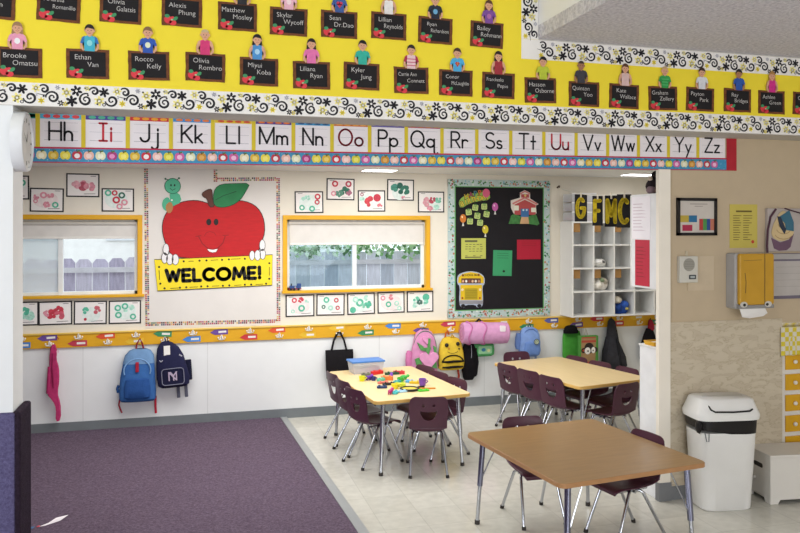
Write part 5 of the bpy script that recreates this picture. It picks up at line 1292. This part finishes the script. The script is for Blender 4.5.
def clear_of(tb, x, y, rz):
    """slide a chair back from its table until its backrest clears the table edge"""
    cx, cy, w, l, a = tb; f = (math.sin(rz), -math.cos(rz))
    for k in range(60):
        ok = True
        for px, py in ((-.158, .203), (.158, .203), (0, .214), (-.08, .211), (.08, .211), (-.158, .225), (.158, .225)):
            X = x + px * math.cos(rz) - py * math.sin(rz) - cx; Y = y + px * math.sin(rz) + py * math.cos(rz) - cy
            u = X * math.cos(a) + Y * math.sin(a); v = -X * math.sin(a) + Y * math.cos(a)
            if abs(u) < w / 2 + .003 and abs(v) < l / 2 + .003: ok = False
        if ok: break
        x -= f[0] * .008; y -= f[1] * .008
    return x, y
ch0 = make_chair()
for i, (bx_, by_, a, tb, lab) in enumerate(spots):
    o = ch0 if i == 0 else copy_tree(ch0)
    rz = R(a); f = Vector((math.sin(rz), -math.cos(rz)))
    x_, y_ = clear_of(TABS[tb], bx_ + .23 * f.x, by_ + .23 * f.y, rz)
    o.location = (x_, y_, 0.0); o.rotation_euler = (0, 0, rz)
    if o.location.x < .9: o.location.z = .012
    tag(o, lab, 'chair', 'purple smile-back child chairs round the tables')

# ================================================================ TABLE-TOP THINGS
H = .6125
t = thing('storage_box', 'clear plastic storage box with blue lid on end of toy table', 'storage box', (1.60, 7.15, H), .10)
MB(CLEAR).loft([[(-.14, -.08, 0), (.14, -.08, 0), (.14, .08, 0), (-.14, .08, 0)], [(-.155, -.092, .105), (.155, -.092, .105), (.155, .092, .105), (-.155, .092, .105)]], True).build('tub', t)
MB(M('c8a8b4', noise=.4, scale=25)).box(-.12, .12, -.065, .065, .005, .05).build('contents', t)
MB(M('4a7ec4', rough=.4)).box(-.165, .165, -.10, .10, .105, .122).build('lid', t, bevel=.004)
def tp(px, py): return onZ(px, py, H)
def at(name, label, px, py, rz, dz=0): p = tp(px, py); return thing(name, label, 'toy', (p[0], p[1], H + dz), rz, 'jumbled toys on the table')
def slab_toy(label, px, py, rz, col, w, d, h, holes=2, dz=0):
    t = at('toy_link', label, px, py, rz, dz)
    MB(M(col, rough=.35, noise=.05)).slab(rrect(-w / 2, w / 2, -d / 2, d / 2, min(w, d) * .3, 4), 0, h).build('bar', t, bevel=.002)
    for k in range(holes):
        x = -w / 2 + w * (k + .5) / holes; MB(M(col, rough=.3)).tube([(x, 0, h), (x, 0, h + .008)], d * .22, 10).build('stud', t)
def cup_toy(label, px, py, col, r=.03, h=.05, inner='2a1a3a'):
    t = at('toy_cup', label, px, py, 0)
    MB(M(col, rough=.35)).loft([[(q * math.cos(2 * PI * i / 16), q * math.sin(2 * PI * i / 16), z) for i in range(16)] for q, z in ((r * .75, 0), (r * .9, h * .5), (r, h), (r * .86, h), (r * .7, .006))]).build('cup', t, smooth=True)
    MB(M(col, rough=.3)).tube([(r * .95, 0, h * .8), (r * 1.5, 0, h * .6), (r * .9, 0, h * .3)], .005, 6).build('handle', t, smooth=True)
def fig_toy(label, px, py, rz, col, col2):
    t = at('toy_animal', label, px, py, rz)
    m = MB(M(col, rough=.4)); m.ball((0, 0, .024), (.036, .02, .018), 12, 8); m.build('body', t, smooth=True)
    m = MB(M(col2, rough=.4)); m.ball((.036, 0, .036), (.016, .014, .015), 10, 7); m.build('head', t, smooth=True)
    for x in (-.018, .018):
        for y in (-.01, .01): MB(M(col, rough=.4)).tube([(x, y, .018), (x, y, 0)], .006, 6).build('leg', t)
slab_toy('red plastic link bar toy at back of the toy pile', 377, 374, .4, 'd02c2c', .13, .05, .03)
slab_toy('grey plastic link bar toy at edge of pile', 366, 375.5, .1, '6a6c60', .09, .045, .02)
slab_toy('dark green long link bar toy', 392, 374.5, .05, '24503c', .14, .04, .022)
slab_toy('red long link bar toy beside dark green one', 399, 374, -.3, 'c83440', .11, .03, .03)
cup_toy('lime yellow toy cup at edge of pile', 362, 381, 'd8dc2c', .03, .045)
fig_toy('purple toy animal behind the lime cup', 368.5, 380, .3, '5a2a90', '7a3ab0')
cup_toy('deep blue toy cup among the pile', 373.5, 380.5, '28307a', .024, .035)
slab_toy('mint green link bar toy', 381, 381, .5, '6ac0a0', .08, .04, .025)
slab_toy('orange link bar toy in middle of pile', 387, 380, -.4, 'e07a3c', .11, .04, .035)
fig_toy('violet toy animal in middle of pile', 391, 378.5, 1.2, '6a3aa8', '8a4ac0')
slab_toy('salmon pink link bar toy', 383, 383.5, .2, 'd8786a', .10, .035, .018)
fig_toy('green toy animal at back of pile', 404, 379.5, -.3, '3aa84a', '5ac05a')
cup_toy('bright green toy cup', 400.5, 382, '4ab83c', .032, .04)
slab_toy('teal link bar toy', 397, 383.5, .7, '3aa0a0', .09, .04, .025)
slab_toy('sky blue link bar toy at back edge', 410, 382.5, -.6, '5aa8dc', .08, .04, .02)
slab_toy('black link bar toy across middle', 388.5, 385, .1, '23222a', .11, .03, .02)
slab_toy('navy flat link bar toy near edge', 382, 388, -.1, '1f3a6a', .09, .05, .018)
cup_toy('yellow toy cup in pile', 395, 388.5, 'e8d82c', .034, .04)
slab_toy('yellow green link bar toy', 400, 386.5, -.3, 'c8d83a', .10, .05, .03)
fig_toy('magenta toy animal at near side of pile', 390.5, 394, .9, 'b02c70', 'd04a8a')
slab_toy('turquoise link bar toy at near side', 395.5, 393.5, 1.1, '4ac0c8', .08, .04, .02)
slab_toy('pale blue flat link bar toy', 402.5, 392, .2, 'a8d0e8', .08, .05, .012)
slab_toy('apple green flat link bar toy alone', 423.5, 391, .1, '5ac83a', .10, .045, .012)
slab_toy('orange stick toy lying towards table corner', 427, 389, -.15, 'e08c2c', .15, .014, .012, 0)
slab_toy('gold link bar toy beside magnifier', 415, 383.5, -.4, 'd8b82c', .10, .035, .02)
cup_toy('purple toy cup standing apart from pile', 422.5, 385.5, '7a4ab0', .034, .06)
t = at('magnifying_glass', 'black-rimmed toy magnifying glass with yellow lens', 409.5, 390, .25)
m = MB(M('1c1a1c', rough=.4)); m.tube([(.075 * math.cos(2 * PI * i / 28), .075 * math.sin(2 * PI * i / 28), .012) for i in range(29)], .009, 8); m.build('rim', t, smooth=True)
MB(M('c8b838', rough=.2)).slab([(.07 * math.cos(2 * PI * i / 24), .07 * math.sin(2 * PI * i / 24)) for i in range(24)], .008, .013).build('lens', t)
MB(M('1c1a1c', rough=.4)).tube([(.08, 0, .012), (.15, .01, .012)], .011, 8).build('handle', t, smooth=True)

# ================================================================ RIGHT-HAND WALL THINGS
def WQ(px, py, y=YW): return onY(px, py, y)
a, b = WQ(676, 235.6), WQ(715.5, 198.3)
t = thing('framed_chart', 'black framed colour chart on the wall beside doorpost', 'picture', ((a[0] + b[0]) / 2, YW, (a[1] + b[1]) / 2))
w, h = b[0] - a[0], b[1] - a[1]
m = MB(M('1a1719', rough=.35)); f = .022
m.box(-w / 2, w / 2, -.022, .001, h / 2 - f, h / 2); m.box(-w / 2, w / 2, -.022, .001, -h / 2, -h / 2 + f); m.box(-w / 2, -w / 2 + f, -.022, .001, -h / 2, h / 2); m.box(w / 2 - f, w / 2, -.022, .001, -h / 2, h / 2); m.build('frame', t)
MB(M('c8c0b8')).box(-w / 2 + .01, w / 2 - .01, -.012, .0, -h / 2 + .01, h / 2 - .01).build('paper', t)
m = MB(M('8a8078')); m.ribbon([(-.06, h * .34), (.09, h * .34)], .005, -.0128); m.ribbon([(-.02, h * .28), (.05, h * .28)], .004, -.0128)
m.build('heading_text', t)
for c, x0, x1, z0, z1 in (('b8a040', -.145, -.07, -.04, .01), ('2a6a94', -.07, .0, -.04, .01), ('a8284a', -.125, -.04, -.105, -.06), ('b03a3a', .02, .052, -.10, -.015), ('4a8a4a', .052, .085, -.10, -.015), ('2a4a8a', .085, .115, -.10, -.015), ('b8705a', .115, .15, -.10, -.015)):
    MB(M(c)).plate([(x0, z0), (x1, z0), (x1, z1), (x0, z1)], -.0132, -.011).build('colour_block', t)
a, b = WQ(677, 281), WQ(695, 257.5)
t = thing('intercom', 'small white wall intercom speaker box with grey button window', 'intercom', ((a[0] + b[0]) / 2, YW, (a[1] + b[1]) / 2))
MB(M('c9c6bc', rough=.5)).box(-.078, .078, -.035, .001, -.098, .098).build('housing', t, bevel=.006)
m = MB(M('98958c')); m.plate(arc(0, .035, .048, .048, 0, 360, 24)[:-1], -.037, -.034)
m.use('7a776f')
for k in range(5): m.ribbon([(-.04, .01 + k * .0125), (.04, .01 + k * .0125)], .003, -.0375)
m.build('speaker_grille', t)
MB(M('3c4046')).plate(rrect(.0, .058, -.072, -.04, .004, 2), -.038, -.034).build('button_window', t); MB(M('a8b0b0')).plate(rrect(.010, .048, -.064, -.048, .003, 2), -.039, -.037).build('button', t)
MB(M('c0b6a0')).box(-.006, .006, -.012, .001, .098, .135).build('cable_duct', t)
a, b = WQ(729.5, 248), WQ(757, 204.5)
t = thing('notice_sheet', 'yellow printed notice on wall above the towel dispenser', 'paper sheet', ((a[0] + b[0]) / 2, YW, (a[1] + b[1]) / 2))
w, h = b[0] - a[0], b[1] - a[1]
MB(M('c6b658', noise=.03)).box(-w / 2, w / 2, -.003, .001, -h / 2, h / 2).build('sheet', t)
m = MB(M('6a5a2a')); m.ribbon([(-w * .28, h * .34), (w * .30, h * .34)], .013, -.004)
for k in range(11):
    z = h * (.24 - .055 * k); m.ribbon([(-w * .38, z), (-w * .38 + w * random.uniform(.2, .3), z)], .005, -.004); m.ribbon([(-w * .02, z), (w * random.uniform(.15, .32), z)], .005, -.004)
m.use('b83a2c').disc(w * .33, -h * .36, .013, -.0042); m.build('print', t)
# towel dispenser
t = thing('towel_dispenser', 'yellow and grey wall paper towel dispenser above marble panel', 'towel dispenser', (3.972, YW, 1.398))
m = MB(M('a9a7a6', rough=.5)); m.plate([(0, 0)] * 0 or rrect(-.105, .225, .0, .415, .02), -.10, .001); m.build('housing', t, bevel=.008)
m = MB(M('c2942c', rough=.4, noise=.06)); m.plate(rrect(-.085, .222, .03, .412, .02), -.128, -.095); m.build('cover', t, bevel=.010)
m = MB(M('6a5430')); m.ribbon([(.135, .035), (.135, .41)], .006, -.1295); m.ribbon([(-.05, .36), (.11, .365)], .003, -.1295); m.ribbon([(-.035, .12), (-.03, .20), (-.04, .27)], .006, -.1295); m.build('cover_seam', t)
m = MB(M('8c8a88')).box(-.09, .222, -.127, -.09, .004, .03); m.build('lower_lip', t, bevel=.004)
for q in (-.05, .165): MB(M('c8c4be')).disc(q, .035, .032, -.1305, .022).use('2a2826').disc(q + (.005 if q < 0 else -.01), .033, .013, -.1315, .011).build('latch', t)
m = MB(PAPERW).add([(-.075, -.115, .002), (.15, -.115, .002), (.14, -.15, -.03), (.10, -.155, -.05), (-.02, -.155, -.062), (-.072, -.14, -.055)], [(0, 1, 2, 3, 4, 5)]); m.build('paper_towel', t, solid=.003)
# cupcake bag
t = thing('gift_bag', 'white gift bag with cupcake picture hanging by a purple cord', 'bag', (4.35, YW, 1.985))
MB(M('b0a6a2')).box(-.13, .24, -.03, .0005, -.165, .165).build('body', t, bevel=.004)
cup = MB(M('6a5064')).plate([(-.10, -.06), (-.075, -.14), (-.03, -.16), (.04, -.155), (.075, -.13), (.105, -.03), (.06, -.075), (-.02, -.095)], -.034, -.03).build('cupcake_case', t)
m = MB(M('cdb68a', noise=.1)).plate(smooth_poly([(-.105, -.05), (-.09, .03), (-.055, .09), (-.02, .14), (.03, .15), (.075, .06), (.115, -.02), (.06, -.07), (-.02, -.09)], 2), -.036, -.031)
m.use('a88c60'); 
for k in range(4): m.ribbon(arc(.01, -.02 + k * .04, .085 - k * .015, .05, 200, 330, 10), .006, -.0365)
m.build('icing', t)
m = MB(M('3a6a80')).plate([(-.035, .10), (.06, .15), (.10, .06), (.10, -.01), (.03, .0), (.02, .05)], -.039, -.035); m.use('2a3244').plate([(-.05, .105), (-.02, .10), (.03, .0), (.015, -.03), (-.03, .03)], -.040, -.036); m.build('star_decoration', t)
MB(M('4a2a3a')).tube([(-.06, -.035, .16), (-.11, -.036, .10), (-.135, -.036, .0), (-.14, -.034, -.12), (-.135, -.034, -.2)], .008, 6).build('cord', t, smooth=True)
MB(M('4a2a3a')).tube([(.02, -.035, .165), (.12, -.036, .14), (.2, -.036, .12)], .005, 6).build('cord', t, smooth=True)
# paper in purple holder
t = thing('document_holder', 'purple edged document holder with blank form beside the dispenser', 'document holder', (4.46, YW, 1.63))
MB(M('6f6878')).box(-.19, .24, -.010, .001, -.175, .175).build('backing_frame', t)
MB(M('b8b2ae')).box(-.18, .24, -.013, -.008, -.15, .115).build('form', t)
MB(M('aaa6a4')).box(-.18, .24, -.013, -.008, .13, .17).build('header_strip', t)
m = MB(M('2a2020')).disc(.095, .148, .009, -.0138); m.use('8a5a3a').disc(.13, .15, .008, -.0138); m.use('9a9490')
for k in range(4): m.ribbon([(-.15, .07 - k * .05), (.2, .07 - k * .05)], .002, -.0136)
m.build('print', t)

# ---- swing bin
t = thing('swing_bin', 'white swing-top waste bin with black liner showing at rim', 'bin', (3.672, 4.69, 0), R(-8))
def rr(z, hx, hy, e=5): return [(hx * math.copysign(abs(math.cos(a)) ** (2 / e), math.cos(a)), hy * math.copysign(abs(math.sin(a)) ** (2 / e), math.sin(a)), z) for a in [2 * PI * i / 32 for i in range(32)]]
BINW = M('e4e3e0', rough=.4, noise=.02)
MB(BINW).loft([rr(0, .175, .115), rr(.008, .185, .122), rr(.30, .203, .134), rr(.555, .218, .143)]).build('body', t, smooth=True)
m = MB(M('171517', rough=.35)); rg = [rr(.545, .2195, .1445), rr(.60, .224, .1475), rr(.655, .226, .149)]
rg[0] = [(x, y, z + .035 * max(0, -x / .22 * .9 + .1)) for x, y, z in rg[0]]; m.loft(rg); m.build('bag_liner', t, smooth=True)
m = MB(M('171517', rough=.35)); m.ball((-.222, -.10, .60), (.02, .03, .05), 10, 8, .08); m.build('liner_knot', t, smooth=True)
MB(BINW).loft([rr(.645, .238, .160), rr(.68, .242, .164), rr(.695, .236, .158), rr(.72, .226, .150), rr(.78, .205, .128), rr(.79, .19, .115)]).build('lid', t, smooth=True)
m = MB(M('dddcd9', rough=.4)); m.grid([[(x, -.153 + .14 * u - .006 * math.sin(u * PI), .712 + .085 * u + .008 * math.sin(u * PI)) for x in (-.15, -.1, 0, .1, .15)] for u in (0, .1, .25, .5, .75, 1)]); m.build('swing_flap', t, smooth=True, solid=.006)
m = MB(M('19181a')); m.tube([(-.165, -.12, .755), (-.155, -.148, .725), (-.13, -.160, .712), (0, -.163, .708), (.13, -.160, .712), (.155, -.148, .722)], .006, 6); m.build('flap_gap', t, smooth=True)
m = MB(M('f4f3f0')); m.ball((.06, -.085, .775), (.04, .025, .010)); m.build('flap_handle', t, smooth=True)
m = MB(M('5a6068')); m.tube([(-.19, -.128, .56), (-.18, -.135, .50), (-.165, -.138, .50), (-.165, -.14, .56)], .003, 5); m.build('wire_clip', t)
# ---- toy chest
t = thing('toy_chest', 'low white storage chest with slot handle beside the bin', 'chest', (4.378, 4.70, 0), R(-7))
CW = M('dedad3', rough=.45, noise=.02); hw, hd = .34, .145
MB(CW).plate([(-hw, 0), (-hw + .06, 0), (-hw + .08, .03), (hw - .08, .03), (hw - .06, 0), (hw, 0), (hw, .335), (-hw, .335)], -hd, -hd + .016).build('front_panel', t, bevel=.002)
MB(CW).box(-hw + .02, hw - .02, hd - .016, hd, .03, .335).build('back_panel', t)
for sx in (-1, 1):
    m = MB(CW); x = sx * (hw - .008); pts = [(-hd + .017, 0), (-hd + .06, 0), (-hd + .075, .03), (hd - .075, .03), (hd - .06, 0), (hd, 0), (hd, .335), (-hd + .017, .335)]
    n = len(pts); vs = [(x - .008, p[0], p[1]) for p in pts] + [(x + .008, p[0], p[1]) for p in pts]
    m.add(vs, [tuple(range(n)), tuple(range(2 * n - 1, n - 1, -1))] + [(i, n + i, n + (i + 1) % n, (i + 1) % n) for i in range(n)]); s2 = m.build('side_panel', t)
    m = MB(M('33302e')); m.add([(x + sx * .0085, yy, zz) for yy, zz in rrect(-.055, .055, .235, .268, .014, 4)], [tuple(range(20))]); m.build('slot_handle', s2)
MB(CW).box(-hw - .006, hw + .006, -hd - .008, hd + .004, .337, .356).build('lid', t, bevel=.004)
MB(M('c8c4bc')).ball((-hw - .012, .03, .15), .013).build('side_knob', t, smooth=True)
# ---- drawers in the niche
t = thing('drawer_cabinet', 'white cabinet with yellow drawers and round knobs in niche', 'drawer cabinet', (4.37, 4.885, 0))
MB(CW).box(0.003, .9, .002, .40, 0.001, 1.22).build('carcass', t)
for k, z in enumerate((.905, .745, .585, .425, .265, .10)):
    d = MB(M('d6a21c', rough=.4)).box(.04, .45, -.010, .003, z, z + .125).build('drawer', t, bevel=.003)
    MB(M('e8e2d6')).ball((.115, -.024, z + .062), .016, 12, 8).build('knob', d, smooth=True)
t = thing('gingham_cloth', 'yellow and white gingham cloth over the drawer cabinet', 'cloth', (4.35, 4.862, 1.235))
GING = mat_gingham('d6c23a', 'd8d2c4', .036)
m = MB(GING); rows = []
for z in [-.225 + .022 * k for k in range(11)]:
    rows.append([(.0 + .03 * i, .0 - .006 * math.sin(i * 1.3) * (1 - (z + .225) / .225), z + (.012 * abs(math.sin(i * .9)) if z < -.22 else 0)) for i in range(20)])
rows.append([(.03 * i, .004, .002) for i in range(20)]); rows.append([(.03 * i, .20, .004) for i in range(20)])
m.grid(rows); m.build('drape', t, smooth=True, solid=.003)
# ---- paper scrap on carpet
p = onZ(50, 523, .014)
t = thing('paper_scrap', 'white and pink torn paper scrap lying on purple carpet', 'paper scrap', (p[0], p[1], .0125), .0)
m = MB(M('f0e8ee')).add([(-.06, -.05, .002), (-.02, -.04, .002), (.06, .02, .004), (.10, .10, .010), (.03, .06, .012), (-.01, .0, .003)], [(0, 1, 2, 3, 4, 5)]); m.build('paper', t, solid=.0015)
MB(M('c83a50')).add([(-.075, -.055, .002), (-.055, -.055, .003), (-.055, -.03, .003), (-.07, -.03, .002)], [(0, 1, 2, 3)]).build('red_edge', t)
MB(M('3a6a9a')).add([(-.115, -.07, .002), (-.09, -.075, .003), (-.085, -.04, .003), (-.11, -.04, .002)], [(0, 1, 2, 3)]).build('blue_piece', t)

# ================================================================ LIGHT
def area(name, loc, target, sx, sy, power, col=(1, 1, 1)):
    l = bpy.data.lights.new(name, 'AREA'); l.shape = 'RECTANGLE'; l.size = sx; l.size_y = sy; l.energy = power; l.color = col
    o = bpy.data.objects.new(name, l); COL.objects.link(o); o.location = loc
    o.rotation_euler = (Vector(target) - Vector(loc)).to_track_quat('-Z', 'Y').to_euler()
    return o
area('far_room_ceiling_lamp', (1.0, 6.4, 2.56), (1.0, 6.5, 0), 4.0, 1.4, 105, (1, .985, .96))
area('far_room_ceiling_lamp_right', (4.6, 6.6, 2.56), (4.6, 6.6, 0), 1.0, 1.4, 12, (1, .985, .96))
area('front_room_window_left', (-3.8, 1.0, 2.0), (1.0, 5.0, 2.2), 2.4, 2.2, 165, (.93, .97, 1))
area('front_room_fill_rear', (1.6, -2.9, 1.9), (1.9, 5.0, 1.6), 5.0, 2.2, 190, (.97, .98, 1))  # added fill light behind the camera, not an actual window
w = bpy.data.worlds.new('sky'); SC.world = w; w.use_nodes = True
bg = w.node_tree.nodes['Background']; bg.inputs['Color'].default_value = (.92, .96, 1, 1); bg.inputs['Strength'].default_value = 2.1

SC.view_settings.view_transform = 'Standard'
SC.view_settings.look = 'None'
SC.view_settings.exposure = 0

cam = bpy.data.cameras.new('camera'); cam.sensor_width = 36; cam.lens = FPX / 800 * 36; cam.shift_y = -(533 / 2 - HY) / 800; cam.clip_start = .05
co = bpy.data.objects.new('camera', cam); COL.objects.link(co); co.location = (0, 0, ZC); co.rotation_euler = (R(90), 0, -YAW)
SC.camera = co
